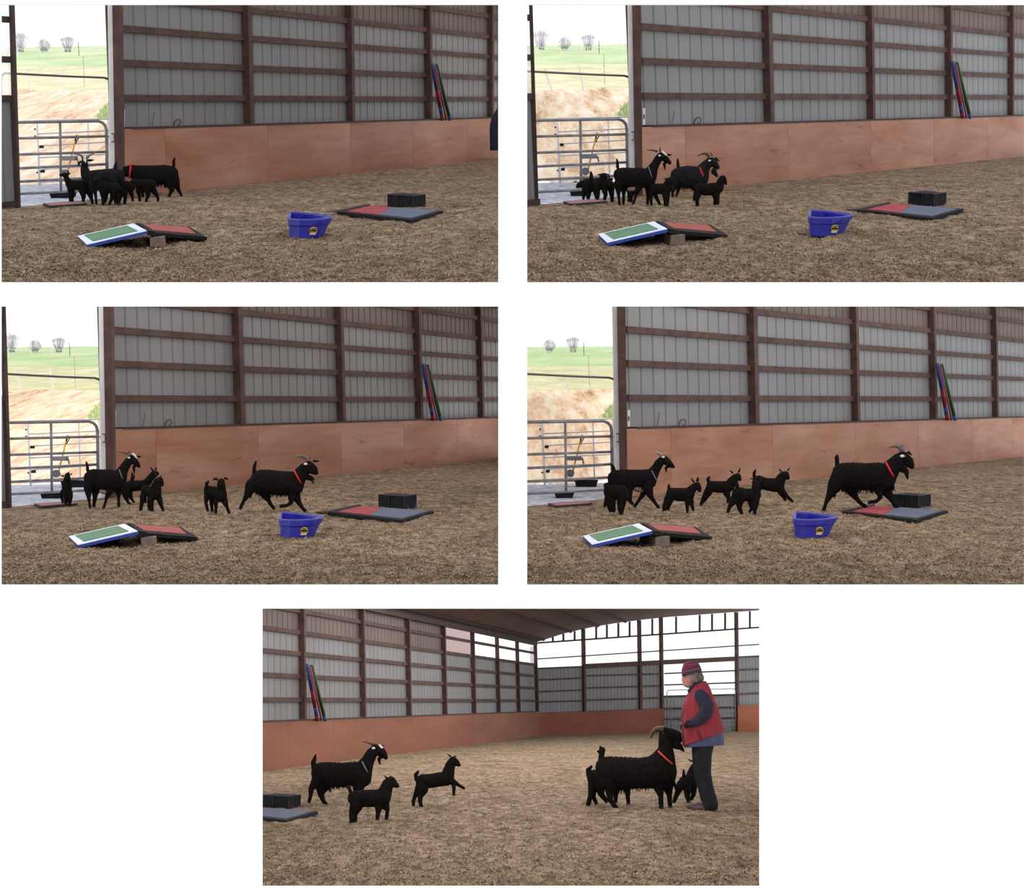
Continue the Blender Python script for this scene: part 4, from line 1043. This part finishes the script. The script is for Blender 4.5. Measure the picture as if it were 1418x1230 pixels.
goat(V2, D_, 1205, 'black kid between the two adult goats, head turned away', [(930, 870, 105), (1060, 875, 110), (1170, 870, 110), (1215, 850, 95)], [(1200, 800, 95), (1235, 730, 82), (1275, 700, 62), (1300, 720, 40)],
     [(-1, [(880, 950, 52), (870, 1080, 36), (880, 1180, 27)]), (1, [(960, 1000, 46), (1000, 1090, 34), (1045, 1170, 28)]), (-1, [(1150, 980, 65), (1160, 1100, 48), (1165, 1200, 40)]), (1, [(1200, 960, 50), (1200, 1080, 38), (1195, 1190, 30)])],
     ears=([(1190, 680, 20, 0), (1115, 687, 7, 0)],))
goat(V2, E_, 1035, 'red-collared adult goat with long curved horns and beard', [(290, 620, 180), (440, 640, 228), (600, 650, 222), (690, 640, 195)],
     [(730, 550, 150), (800, 440, 112), (865, 375, 96), (930, 345, 86), (990, 400, 72), (1045, 462, 42)],
     [(-1, [(180, 820, 65), (165, 930, 30), (160, 1032, 22)]), (1, [(270, 860, 50), (262, 940, 28), (235, 1008, 24)]), (-1, [(620, 850, 60), (620, 960, 28), (620, 1030, 24)]), (1, [(690, 850, 60), (700, 960, 28), (700, 1020, 24)])],
     tail=[(272, 430, 36), (265, 360, 30), (262, 290, 18)], horns=([(880, 290, 38), (850, 215, 32), (770, 188, 22), (640, 237, 5)], [(940, 240, 16), (915, 188, 11), (895, 160, 5)]),
     ears=([(1000, 270, 20, 10), (1040, 320, 18, 20), (1085, 348, 5, 30)],), earpatch=(885, 325, 26, -84), beard=[(960, 540, 50), (1000, 580, 46), (1045, 650, 18)], collar=((690, 440), (790, 705), 100, 16), kid=False, thigh=((200, 760, 95),), fur=M_FURG,
     hornm=M_HORND, fringe=((300, 850, 600, 870, 60, 40, 100, 0),), eye=(955, 350, 80))
goat(V2, E_, 1205, 'rightmost black kid standing before the red-collared adult', [(690, 870, 112), (800, 885, 124), (950, 880, 128), (1050, 860, 115)], [(1085, 800, 92), (1120, 710, 76), (1150, 672, 62), (1180, 710, 48), (1210, 782, 26)],
     [(-1, [(660, 960, 68), (640, 1080, 44), (648, 1195, 36)]), (1, [(620, 960, 52), (595, 1020, 32), (578, 1085, 22)]), (-1, [(1030, 980, 65), (1045, 1100, 40), (1048, 1200, 34)]), (1, [(980, 1000, 48), (1000, 1100, 34), (985, 1185, 28)])],
     ears=([(1085, 650, 18), (1120, 625, 9)],))

F_ = (70, 620, 14.18); G__ = (140, 625, 14.18); H_ = (270, 640, 16.19); I_ = (325, 625, 11.82)
goat(V3, F_, 1165, 'leftmost black kid facing the viewer on the pad', [(320, 790, 108, 0), (320, 800, 108, 90), (318, 810, 100, 150)], [(322, 670, 84, -20), (328, 590, 66, -40), (330, 545, 56, -40), (325, 610, 42, -95)],
     [(0, [(285, 930, 46, -50), (300, 1050, 36, -50), (300, 1120, 30, -50)]), (0, [(378, 950, 50, -50), (375, 1060, 36, -50), (380, 1155, 30, -50)]), (0, [(235, 880, 50, 130), (212, 960, 30, 130), (240, 1075, 28, 130)]), (0, [(400, 900, 44, 130), (415, 970, 26, 130), (400, 1060, 24, 130)])],
     ears=([(265, 560, 22, -30), (190, 545, 7, -30)], [(390, 535, 18, -30), (425, 500, 7, -30)]), extra=(('poll', M_FUR, [(352, 500, 26, -30), (356, 520, 24, -30)], None),))
goat(V3, F_, 1188, 'grey-collared adult goat with white forehead walking right from the gate', [(770, 590, 125), (840, 610, 195), (1000, 640, 218), (1180, 645, 220), (1290, 660, 205)],
     [(1345, 600, 168), (1400, 490, 120), (1460, 380, 96), (1530, 280, 88), (1580, 225, 84), (1640, 265, 72), (1700, 315, 54), (1738, 368, 36)],
     [(-1, [(740, 780, 95), (750, 950, 48), (760, 1060, 26), (778, 1170, 27)]), (1, [(880, 850, 80), (870, 1000, 44), (850, 1145, 32)]), (-1, [(1160, 850, 75), (1100, 980, 40), (1080, 1060, 27), (1042, 1185, 29)]), (1, [(1340, 850, 65), (1338, 1000, 32), (1340, 1180, 28)])],
     tail=[(728, 440, 36), (725, 370, 30), (712, 310, 24), (690, 265, 8)], ears=([(1693, 170, 14, 30), (1740, 182, 18, 50), (1792, 172, 5, 60)],), earpatch=(1538, 198, 26, -76), blaze=[(1618, 125, 22, -16), (1655, 155, 26, -20), (1690, 205, 16, -16)],
     horns=([(1520, 125, 20), (1420, 96, 11), (1308, 86, 4)], [(1545, 120, 20), (1548, 80, 12), (1550, 50, 5)]), beard=[(1640, 385, 32), (1645, 450, 24), (1645, 515, 9)], collar=((1343, 420), (1433, 672), 95, 10), ccol=M_GREYC,
     udder=[(1000, 850, 50, -50), (1060, 870, 48, -50)], kid=False, thigh=((740, 760, 95),), eye=(1625, 240, 70), hornm=M_HORND, fringe=((1150, 850, 1300, 860, 30, 40, 60, -.2),))
goat(V3, G__, 1035, 'black kid half hidden behind the grey-collared adult, running right', [(540, 690, 108), (680, 680, 110), (820, 670, 100), (900, 620, 85)], [(960, 540, 76), (1040, 450, 74), (1095, 440, 48)],
     [(-1, [(480, 800, 92), (500, 930, 42), (530, 1000, 28), (565, 1030, 26)]), (1, [(560, 850, 62), (590, 920, 34), (620, 970, 27), (645, 998, 24)]), (1, [(850, 800, 42), (870, 950, 28), (880, 1025, 22)])],
     tail=[(600, 600, 44), (625, 500, 42), (605, 430, 16)], ears=([(1020, 385, 18), (985, 340, 14), (963, 312, 5)], [(1075, 375, 26), (1080, 318, 8)]), earpatch=(1078, 452, 10, -66))
goat(V3, G__, 1185, 'black kid in three-quarter view looking right, between adult and kickboard', [(880, 770, 105, 60), (980, 800, 115, 0), (1070, 830, 125, -40)], [(1080, 700, 108, -40), (1115, 600, 86, -50), (1155, 565, 68, -50), (1190, 620, 46, -60), (1208, 662, 28, -60)],
     [(0, [(820, 900, 62, 60), (800, 1020, 44, 60), (775, 1165, 32, 60)]), (0, [(980, 960, 60, -40), (985, 1080, 48, -40), (1000, 1175, 40, -40)]), (0, [(950, 960, 50, 80), (940, 1080, 36, 80), (955, 1165, 28, 80)]), (0, [(1150, 950, 62, -40), (1180, 1060, 38, -40), (1222, 1170, 28, -40)])],
     ears=([(1075, 510, 22, -60), (1050, 440, 8, -60)], [(1170, 500, 20, -20), (1185, 470, 8, 0)]))
goat(V3, H_, 1160, 'black kid standing alone with ears out, facing the viewer', [(300, 640, 112, 80), (400, 670, 132, 30), (550, 720, 148, -20), (590, 760, 142, -40)], [(590, 610, 108, -50), (585, 480, 92, -70), (588, 440, 84, -70), (588, 540, 58, -130)],
     [(0, [(260, 790, 66, 60), (245, 930, 38, 60), (285, 1085, 34, 60)]), (0, [(370, 880, 54, 80), (375, 1000, 40, 80), (385, 1090, 36, 80)]), (0, [(470, 880, 58, -40), (470, 1000, 40, -40), (465, 1120, 38, -40)]), (0, [(665, 880, 75, -40), (720, 1010, 40, -40), (768, 1150, 35, -40)])],
     tail=[(260, 560, 38), (262, 480, 42), (300, 435, 26)], ears=([(510, 390, 30, -70), (440, 375, 24, -70), (398, 420, 6, -70)], [(655, 365, 28, -70), (710, 365, 22, -70), (748, 408, 6, -70)]))
goat(V3, I_, 1000, 'red-collared adult goat trotting right behind the blue tub', [(400, 470, 150), (440, 490, 195), (560, 505, 210), (720, 520, 205), (900, 530, 205), (960, 560, 180)],
     [(1010, 470, 155), (1080, 370, 120), (1150, 290, 106), (1215, 245, 88), (1280, 300, 82), (1332, 352, 42)],
     [(-1, [(280, 570, 115), (215, 690, 58), (150, 810, 30), (98, 920, 29)]), (1, [(500, 700, 85), (550, 800, 38), (600, 890, 30), (640, 935, 29)]), (-1, [(930, 740, 66), (925, 840, 34), (850, 885, 29), (755, 895, 29)]), (1, [(1000, 740, 80), (1050, 840, 46), (1100, 920, 31), (1160, 990, 30)])],
     tail=[(325, 370, 40), (318, 280, 30), (335, 210, 27), (352, 160, 10)], horns=([(1195, 150, 40), (1150, 96, 32), (1060, 80, 22), (957, 113, 4)], [(1240, 125, 16), (1228, 70, 10), (1205, 42, 4)]),
     ears=([(1290, 160, 22, 20), (1340, 168, 16, 40), (1388, 160, 5, 50)],), earpatch=(1160, 207, 30, -92), beard=[(1200, 430, 50), (1265, 460, 40), (1292, 530, 16)], collar=((975, 320), (1095, 545), 105, 14), kid=False, thigh=((290, 550, 110),),
     fringe=((330, 650, 520, 700, 60, 60, 100, .1), (560, 700, 860, 700, 80, 45, 110, 0), (190, 640, 290, 690, 30, 60, 80, -.3), (1020, 600, 1090, 620, 30, 60, 70, .1)), eye=(1235, 225, 84), extra=(('beard_tip', M_BRF, [(1290, 490, 24), (1296, 545, 12)], 'brown beard tip'),))

J_ = (825, 620, 11.82); K_ = (905, 640, 14.18); L_ = (1000, 640, 14.18); M__ = (1130, 610, 10.13)
goat(V4, J_, 992, 'grey-collared adult goat striding right beside the door post', [(330, 510, 145), (420, 530, 178), (560, 520, 165), (720, 510, 152), (850, 500, 150), (880, 560, 115)],
     [(915, 450, 112), (980, 350, 82), (1040, 250, 76), (1110, 195, 74), (1175, 240, 62), (1235, 290, 44), (1268, 312, 28)],
     [(1, [(250, 700, 85), (170, 850, 36), (145, 968, 23)]), (-1, [(520, 760, 80), (560, 870, 34), (604, 920, 25)]), (-1, [(850, 650, 92), (900, 800, 44), (970, 900, 27), (1030, 982, 28)]), (1, [(800, 720, 55), (730, 830, 31), (690, 890, 26), (642, 960, 26)])],
     tail=[(295, 390, 38), (282, 320, 30), (255, 268, 14)], horns=([(1080, 115, 16), (1020, 85, 12), (1000, 78, 10)], [(1060, 130, 18), (1010, 100, 14), (955, 58, 9)]), hornm=M_HORNW, earpatch=(1100, 152, 26, -66),
     beard=[(1148, 335, 24), (1160, 405, 8)], collar=((905, 355), (1003, 552), 72, 10), ccol=M_GREYC, udder=[(670, 665, 62, 0), (740, 690, 52, 0)], kid=False, eye=(1150, 205, 64), fringe=((560, 660, 840, 650, 40, 40, 60, 0),))
goat(V4, J_, 1098, 'black kid with lowered head in front of the grey-collared adult', [(210, 720, 88), (290, 735, 130), (410, 735, 122), (450, 800, 95)], [(250, 850, 85), (265, 940, 62), (295, 1030, 34)],
     [(-1, [(410, 880, 68), (400, 1000, 44), (412, 1085, 34)]), (1, [(450, 900, 50), (445, 980, 32), (430, 1060, 28)]), (1, [(215, 860, 55), (205, 960, 30), (240, 1040, 26)])],
     tail=[(185, 680, 50), (162, 620, 38), (190, 585, 18)], ears=([(190, 880, 18, 0), (180, 930, 8, 0)],))
goat(V4, K_, 985, 'black kid with upright ears walking right, nearest the striding adult', [(360, 620, 120), (480, 640, 135), (600, 640, 138), (690, 630, 122)], [(730, 560, 98), (795, 490, 76), (855, 460, 74), (895, 520, 50), (910, 574, 27)],
     [(-1, [(290, 750, 95), (232, 860, 62), (195, 962, 34)]), (1, [(310, 760, 80), (285, 880, 42), (290, 935, 26)]), (-1, [(670, 750, 65), (660, 880, 36), (665, 968, 29)]), (1, [(730, 740, 62), (755, 850, 38), (783, 938, 28)])],
     tail=[(305, 540, 36), (300, 480, 32), (298, 440, 14)], ears=([(795, 400, 20), (765, 350, 16), (738, 302, 5)], [(858, 385, 32), (868, 330, 24), (870, 292, 6)]))
goat(V4, L_, 858, 'black kid bounding right, behind the other kids, nearest the plywood', [(-205, 480, 112), (-60, 490, 120), (80, 490, 120), (130, 480, 112)], [(185, 400, 106), (250, 320, 88), (305, 280, 68), (348, 340, 36)],
     [(-1, [(-280, 600, 85), (-370, 720, 46), (-425, 845, 26)]), (1, [(-290, 620, 75), (-350, 750, 38), (-395, 800, 26)]), (-1, [(100, 620, 60), (120, 700, 36), (110, 780, 26)]), (1, [(80, 620, 60), (140, 700, 34), (160, 780, 26)])],
     tail=[(-260, 400, 38), (-280, 340, 36), (-250, 288, 18)], ears=([(215, 215, 20), (180, 190, 15), (143, 163, 5)], [(322, 205, 22), (340, 160, 18), (353, 113, 5)]))
goat(V4, L_, 850, 'rightmost black kid leaping with front legs stretched forward', [(720, 395, 138), (850, 430, 122), (1000, 450, 138), (1090, 460, 140)], [(1135, 365, 112), (1195, 265, 86), (1245, 250, 74), (1288, 310, 44)],
     [(1, [(680, 520, 85), (640, 640, 42), (600, 760, 26)]), (-1, [(700, 520, 80), (660, 660, 40), (640, 780, 26)]), (-1, [(1160, 560, 78), (1280, 680, 38), (1380, 765, 27)]), (1, [(1140, 580, 62), (1200, 680, 36), (1240, 740, 27)])],
     tail=[(628, 290, 34), (630, 215, 34), (658, 148, 12)], ears=([(1170, 180, 18), (1140, 165, 14), (1118, 122, 5)], [(1278, 175, 16), (1310, 140, 11), (1337, 98, 4)]))
goat(V4, L_, 1035, 'black kid walking away in front of the leaping kid', [(310, 600, 116), (430, 640, 130), (560, 650, 130), (670, 650, 100)], [(660, 560, 100), (665, 460, 82), (640, 400, 55), (620, 400, 40)],
     [(-1, [(230, 750, 78), (150, 870, 44), (112, 978, 30)]), (-1, [(340, 780, 82), (340, 900, 48), (383, 1008, 34)]), (1, [(580, 820, 72), (590, 900, 38), (542, 975, 28)]), (-1, [(660, 800, 72), (640, 930, 46), (635, 1022, 35)])],
     tail=[(300, 510, 38), (290, 450, 40), (298, 420, 28)], ears=([(610, 335, 15), (550, 318, 6)], [(680, 380, 16), (710, 350, 8)]))
goat(V4, M__, 995, 'red-collared adult goat galloping onto the platform', [(380, 480, 168), (520, 500, 196), (700, 510, 196), (880, 500, 196), (950, 545, 172)],
     [(1005, 450, 152), (1080, 360, 120), (1150, 290, 110), (1215, 245, 94), (1290, 300, 80), (1342, 362, 38)],
     [(-1, [(270, 620, 112), (195, 760, 56), (140, 870, 29), (106, 982, 28)]), (1, [(500, 700, 82), (560, 810, 38), (630, 890, 29), (698, 930, 28)]), (-1, [(880, 700, 66), (905, 790, 32), (850, 848, 27), (748, 866, 27)]), (1, [(980, 700, 82), (1060, 820, 44), (1110, 920, 29), (1168, 988, 30)])],
     tail=[(305, 390, 42), (295, 310, 32), (290, 250, 34), (297, 200, 10)], horns=([(1215, 150, 46), (1170, 95, 34), (1100, 78, 22), (1015, 106, 4)], [(1240, 130, 18), (1215, 78, 11), (1188, 58, 5)]),
     ears=([(1285, 160, 24, 20), (1340, 208, 7, 40)],), earpatch=(1205, 217, 30, -98), beard=[(1200, 400, 50), (1255, 430, 44), (1283, 545, 10)], collar=((980, 310), (1092, 520), 100, 14), kid=False, thigh=((280, 610, 105),),
     fringe=((330, 650, 520, 720, 60, 55, 100, .1), (560, 690, 850, 680, 70, 45, 110, 0), (180, 700, 280, 740, 30, 60, 80, -.2), (1020, 590, 1090, 610, 30, 70, 70, .1)), eye=(1245, 225, 90), fur=M_FUR)

N_ = (420, 1020, 10.13); O_ = (560, 1030, 12.81); P_ = (800, 995, 9.453); R__ = (920, 1005, 9.84)
goat(V5, N_, 965, 'grey-collared adult goat with white forehead beside the taped box', [(250, 500, 148), (380, 530, 180), (560, 540, 180), (720, 525, 176), (800, 545, 165), (850, 600, 115)],
     [(850, 450, 132), (905, 350, 96), (960, 245, 84), (1020, 185, 74), (1085, 215, 72), (1135, 265, 50), (1163, 306, 30)],
     [(1, [(270, 680, 105), (245, 800, 46), (280, 900, 29), (325, 955, 26)]), (-1, [(175, 640, 75), (112, 720, 42), (105, 820, 29), (84, 898, 26)]), (-1, [(780, 700, 80), (800, 850, 34), (810, 955, 26)]), (1, [(760, 700, 70), (740, 850, 34), (720, 950, 26)])],
     tail=[(150, 430, 40), (140, 360, 38), (160, 300, 26), (172, 245, 10)], horns=([(985, 115, 20), (900, 86, 12), (828, 72, 5)], [(1005, 120, 20), (985, 90, 10)]), blaze=[(1072, 135, 20, -14), (1098, 165, 25, -18), (1120, 200, 14, -14)],
     earpatch=(985, 167, 25, -74), ears=([(1108, 142, 13, 30), (1142, 135, 5, 45)],), beard=[(1068, 325, 28), (1080, 405, 8)], collar=((820, 345), (912, 528), 88, 10), ccol=M_GREYC, udder=[(610, 670, 42, -20), (650, 690, 30, -20)], kid=False,
     fringe=((300, 680, 380, 720, 25, 50, 80, .2), (380, 700, 700, 690, 60, 40, 90, 0)), eye=(1060, 190, 62), hornm=M_HORND)
goat(V5, N_, 1205, 'black kid standing in front of the grey-collared adult', [(720, 865, 105), (850, 870, 126), (1000, 870, 126), (1115, 850, 124)], [(1160, 755, 98), (1190, 668, 84), (1230, 635, 74), (1285, 680, 48), (1325, 706, 26)],
     [(-1, [(740, 960, 92), (690, 1060, 52), (680, 1192, 37)]), (1, [(770, 980, 70), (720, 1090, 38), (735, 1180, 25)]), (-1, [(1060, 980, 62), (1050, 1070, 36), (1040, 1150, 28)]), (1, [(1140, 960, 72), (1183, 1030, 32), (1168, 1152, 28)])],
     tail=[(675, 810, 34), (656, 755, 28), (643, 705, 16)], ears=([(1180, 590, 18), (1158, 575, 12), (1133, 542, 4)], [(1215, 570, 14), (1240, 565, 6)]))
goat(V5, O_, 1120, 'black kid rearing up with front legs off the ground', [(320, 665, 128), (460, 660, 132), (620, 635, 134), (755, 620, 134)], [(785, 500, 112), (815, 385, 92), (865, 305, 82), (915, 335, 64), (955, 370, 42), (982, 386, 24)],
     [(-1, [(320, 800, 112), (280, 930, 52), (280, 1030, 38), (300, 1110, 35)]), (1, [(245, 800, 66), (190, 930, 40), (160, 1010, 36), (160, 1095, 30)]), (-1, [(860, 680, 52), (880, 780, 35), (876, 900, 27)]), (1, [(860, 660, 46), (960, 740, 33), (1055, 795, 28)])],
     tail=[(212, 630, 38), (200, 550, 36), (238, 500, 27)], ears=([(825, 230, 18), (792, 205, 13), (763, 183, 5)], [(890, 225, 14), (930, 222, 6)]))
goat(V5, P_, 1182, 'large long-haired adult goat with orange-red collar nuzzling the person', [(370, 650, 150), (440, 695, 200), (620, 715, 216), (820, 715, 206), (980, 700, 220), (1060, 670, 235), (1110, 700, 200)],
     [(1120, 540, 165), (1155, 420, 106), (1150, 300, 98), (1155, 200, 94), (1230, 205, 86), (1300, 225, 76), (1350, 255, 52)],
     [(-1, [(430, 860, 100), (415, 970, 52), (430, 1080, 34), (498, 1165, 33)]), (1, [(490, 900, 72), (495, 1000, 34), (495, 1090, 27)]), (-1, [(1060, 880, 78), (1085, 1000, 37), (1093, 1142, 33)]), (1, [(1180, 880, 76), (1200, 1000, 36), (1210, 1132, 31)])],
     tail=[(305, 580, 50), (308, 490, 38), (318, 420, 44), (340, 395, 12), (318, 425, 38), (290, 365, 8), (300, 450, 34), (250, 432, 8)], horns=([(1130, 135, 48), (1050, 128, 38), (985, 175, 28), (958, 255, 7)], [(1140, 120, 30), (1100, 110, 24), (1060, 130, 10)]), beard=[(1290, 330, 66), (1350, 370, 38), (1395, 425, 10)],
     collar=((1052, 420), (1248, 600), 108, 14), ccol=M_ORR, kid=False, thigh=((410, 820, 120),), eye=(1120, 185, 84), hornm=M_HORND,
     fringe=((420, 860, 620, 900, 60, 70, 110, 0), (620, 870, 960, 860, 90, 60, 130, 0), (1200, 680, 1270, 850, 120, 85, 90, .35), (1010, 880, 1220, 880, 50, 60, 90, 0), (300, 700, 380, 900, 40, 60, 90, -.1)))
goat(V5, P_, 1140, 'black kid behind the large adult goat, tail curled up at left', [(215, 770, 102), (300, 785, 120), (450, 800, 120), (600, 820, 112)], [(640, 800, 80), (660, 780, 62), (690, 790, 40)],
     [(-1, [(195, 880, 64), (170, 1000, 37), (135, 1132, 32)]), (1, [(205, 930, 48), (205, 1030, 30), (240, 1108, 26)]), (-1, [(285, 900, 72), (312, 1000, 40), (375, 1078, 30)]), (1, [(650, 900, 52), (655, 1010, 31), (662, 1100, 27)])],
     tail=[(145, 740, 38), (135, 680, 32), (182, 630, 16)])
goat(V5, R__, 1045, 'black kid between the large goat and the person\'s legs', [(280, 760, 84, -30), (370, 740, 100, 60)], [(400, 640, 86, 90), (425, 560, 62, 90), (440, 530, 48, 90)],
     [(0, [(230, 800, 66, -40), (172, 930, 37, -40), (132, 1035, 27, -40)]), (0, [(315, 850, 62, -40), (312, 950, 40, -40), (330, 1020, 30, -40)]), (0, [(400, 830, 52, 80), (400, 930, 36, 80), (372, 1000, 26, 80)])],
     tail=[(265, 680, 26, -60), (262, 610, 16, -70)], ears=([(380, 490, 14, 90), (318, 460, 5, 90)],))

# ------------------------------------------------------------------ people
M_SKIN = mat('skin', sr(176, 126, 116), rough=0.6)
M_VEST = mat('red_quilted_vest', sr(118, 34, 46), sr(142, 46, 58), (14, 14, 5), 0.75, 0.01)
M_NAVY = mat('dark_navy_fleece', sr(34, 36, 50), sr(46, 48, 64), (20, 20, 20), 0.9, 0.003)
M_NAVYL = mat('blue_grey_shirt', sr(66, 68, 98), sr(78, 80, 110), (20, 20, 10), 0.9)
M_TROU = mat('black_trousers', sr(22, 22, 27), sr(34, 34, 39), (16, 16, 6), 0.9, 0.006)
M_BOOT = mat('brown_boot', sr(72, 58, 58), sr(96, 80, 76), (20, 20, 20), 0.8)
M_HATR = mat('maroon_knit', sr(84, 32, 50), sr(106, 42, 62), (60, 60, 60), 0.95, 0.003)
M_HATG = mat('grey_knit', sr(112, 104, 110), rough=0.95)
M_HATD = mat('dark_knit', sr(60, 48, 62), rough=0.95)
M_HAIR = mat('grey_hair', sr(120, 112, 100), sr(88, 82, 74), (60, 60, 20), 0.9)
M_GLOVE = mat('dark_glove', sr(28, 28, 34), rough=0.9)
def hand(Fg, name, m, x, y, d, sx):
    """palm, four curled fingers of different length and a thumb leaving the side of the palm"""
    ch = [[(x, y, 34, d), (x + sx * 48, y + 8, 32, d)]]
    for k, (ln, r) in enumerate(((46, 11), (54, 12), (50, 11), (38, 10))):
        yy = y - 26 + k * 18
        ch.append([(x + sx * 44, yy, r + 2, d), (x + sx * (52 + ln * .6), yy + 4, r, d - 10), (x + sx * (50 + ln * .8), yy + 18, r - 1, d - 34), (x + sx * (34 + ln * .6), yy + 24, r - 2, d - 48)])
    ch.append([(x + sx * 6, y - 26, 14, d - 10), (x + sx * 30, y - 52, 12, d - 26), (x + sx * 54, y - 58, 10, d - 36)])
    return Fg.blob(name, m, ch, 1.0, 0.28, smooth=1)
def person(V, crop, label, dark=False):
    P = Figure(V, crop, 2228, 'person', label, 'person', None, 560)
    cap, vest = (M_HATD, M_NAVY) if dark else (M_HATR, M_VEST)
    # one continuous body: head, neck, trunk, arms, legs
    P.blob('body', M_SKIN, [[(380, 250, 118), (385, 330, 112), (360, 400, 78)], [(290, 340, 52), (300, 420, 45), (340, 440, 40)], [(262, 362, 16), (250, 378, 13)], [(272, 330, 22), (262, 362, 15)], [(290, 402, 16), (280, 410, 10)], [(330, 452, 24), (320, 458, 18)],
                            [(430, 380, 70), (470, 470, 80), (500, 600, 130), (520, 900, 170), (530, 1200, 175)], [(480, 600, 80, -110), (590, 760, 66, -150), (560, 900, 60, -150), (440, 985, 50, -150), (372, 1005, 36, -150)],
                            [(450, 600, 80, 110), (350, 760, 66, 120), (300, 900, 60, 90), (270, 1000, 42, 40)],
                            [(540, 1250, 95, -60), (545, 1650, 75, -60), (600, 2000, 52, -60), (640, 2160, 42, -60)], [(500, 1250, 90, 60), (505, 1650, 70, 60), (560, 1900, 50, 60), (595, 2050, 40, 60), (580, 2120, 34, 60)]], 0.85, 0.5)
    for e in (-1, 1): P.T.part('eye', MB().ball(P.L(292, 338, e * 36), 9 * P.kz, 8, 6), M_EYE, True)
    P.tube('mouth', mat('lips', sr(140, 76, 76), rough=.6), [(286, 428, 6, -20), (280, 428, 7, 0), (286, 428, 6, 20)], 6)
    # trousers, boots
    P.blob('trousers', M_TROU, [[(545, 1250, 165, 0), (550, 1330, 155, 0)], [(565, 1330, 125, -60), (555, 1500, 122, -60), (560, 1700, 108, -60), (600, 1900, 103, -60), (640, 2060, 108, -60), (648, 2130, 112, -60), (660, 2150, 108, -60)],
                                [(500, 1330, 120, 60), (500, 1500, 112, 60), (510, 1700, 98, 60), (560, 1900, 92, 60), (600, 2050, 92, 60)]], 0.85, 0.5, shag=.25)
    P.blob('boot', M_BOOT, [[(700, 2185, 44, -60), (620, 2180, 46, -60), (520, 2192, 38, -60), (440, 2200, 32, -60), (410, 2203, 28, -60)]], 0.9, 0.4)
    P.blob('boot', M_BOOT, [[(580, 2150, 42, 60), (480, 2160, 40, 60), (400, 2178, 34, 60), (335, 2188, 28, 60)]], 0.9, 0.4)
    # shirt tail and vest
    if not dark: P.loft('shirt', M_NAVYL, [(300, 900, 780, 900, 165), (262, 1150, 838, 1100, 178), (262, 1280, 848, 1200, 178), (285, 1340, 850, 1292, 175)], label='blue-grey shirt hem')
    if not dark:
        P.loft('vest', vest, [(398, 392, 588, 372, 62), (375, 470, 640, 452, 110), (318, 570, 690, 570, 150), (265, 700, 745, 700, 172), (240, 850, 792, 840, 185), (238, 1000, 832, 980, 195), (242, 1150, 858, 1055, 200), (250, 1250, 866, 1080, 198), (254, 1318, 858, 1098, 192)], label='red quilted vest')
        P.tube('zip', M_NAVY, [(335, 560, 8, -60), (282, 720, 9, -70), (262, 900, 9, -80), (262, 1100, 9, -90), (270, 1300, 8, -90)], 6)
        P.tube('pocket', mat('dark_vest_seam', sr(92, 26, 38), rough=.8), [(470, 1080, 12, -190), (490, 1130, 15, -196), (520, 1200, 12, -194)], 6)  # pocket edge drawn in a darker red than the vest
    else:
        P.loft('coat', vest, [(420, 392, 588, 372, 62), (390, 470, 640, 452, 110), (340, 570, 690, 570, 150), (300, 800, 720, 800, 172), (170, 980, 760, 900, 185), (90, 1150, 775, 1100, 195), (60, 1400, 780, 1400, 200), (62, 1760, 780, 1740, 195)], label='long dark coat')
    P.tube('collar', M_NAVY, [(340, 540, 24, -60), (385, 470, 26, -70), (440, 420, 22, -70), (520, 400, 22, -60)], 8)
    # sleeves
    P.blob('sleeve', M_NAVY, [[(505, 585, 92, -130), (560, 650, 106, -165), (600, 740, 108, -185), (590, 830, 100, -190), (520, 915, 88, -190), (440, 965, 74, -190), (385, 985, 62, -185)]], 0.9, 0.5, shag=.3, label='near navy sleeve')
    P.blob('sleeve', M_NAVY, [[(430, 590, 80, 120), (350, 700, 78, 130), (295, 830, 66, 110), (268, 940, 56, 60)]], 0.9, 0.5, shag=.3, label='far navy sleeve')
    hand(P, 'glove', M_GLOVE, 372, 1008, -196, -1); hand(P, 'glove', M_GLOVE, 318, 1030, 20, -1)
    # hair, hat with ear flap
    P.blob('hair', M_HAIR, [[(470, 300, 78), (500, 330, 66), (480, 390, 50)]], 1.0, 0.4, shag=.5)
    ht = P.loft('hat', cap, [(330, 92, 440, 84, 60), (275, 120, 478, 105, 95), (248, 180, 505, 150, 122), (240, 235, 520, 190, 130), (244, 262, 524, 215, 131)], label='maroon striped knitted hat' if not dark else None)
    P.loft('hat_stripe', M_HATG, [(244, 246, 523, 184, 133), (240, 256, 526, 194, 134)], sub=1, parent=ht)
    P.loft('hat_brim', M_HATD, [(242, 258, 526, 200, 133), (244, 310, 530, 235, 133)], sub=1, parent=ht)
    P.loft('hat_stripe', M_HATG, [(262, 150, 492, 122, 110), (260, 158, 495, 130, 113)], sub=1, parent=ht)
    P.blob('ear_flap', M_HATG, [[(420, 320, 46, -100), (410, 360, 36, -98), (392, 385, 18, -94)]], 0.5, 0.35, parent=ht)
    P.blob('ear_flap', M_HATG, [[(420, 320, 46, 100), (410, 360, 36, 98), (392, 385, 18, 94)]], 0.5, 0.35, parent=ht)
    P.tube('hat_cord', M_HATG, [(485, 265, 5, -128), (440, 330, 6, -118), (395, 385, 6, -100), (388, 450, 5, -100)], 6)
person(V5, (920, 905, 10.25), 'person in striped knit hat and red vest stroking the large goat')
person(V1, (674.0, 87, 14.5), 'person in a long dark coat at the right edge of the upper left picture', dark=True)
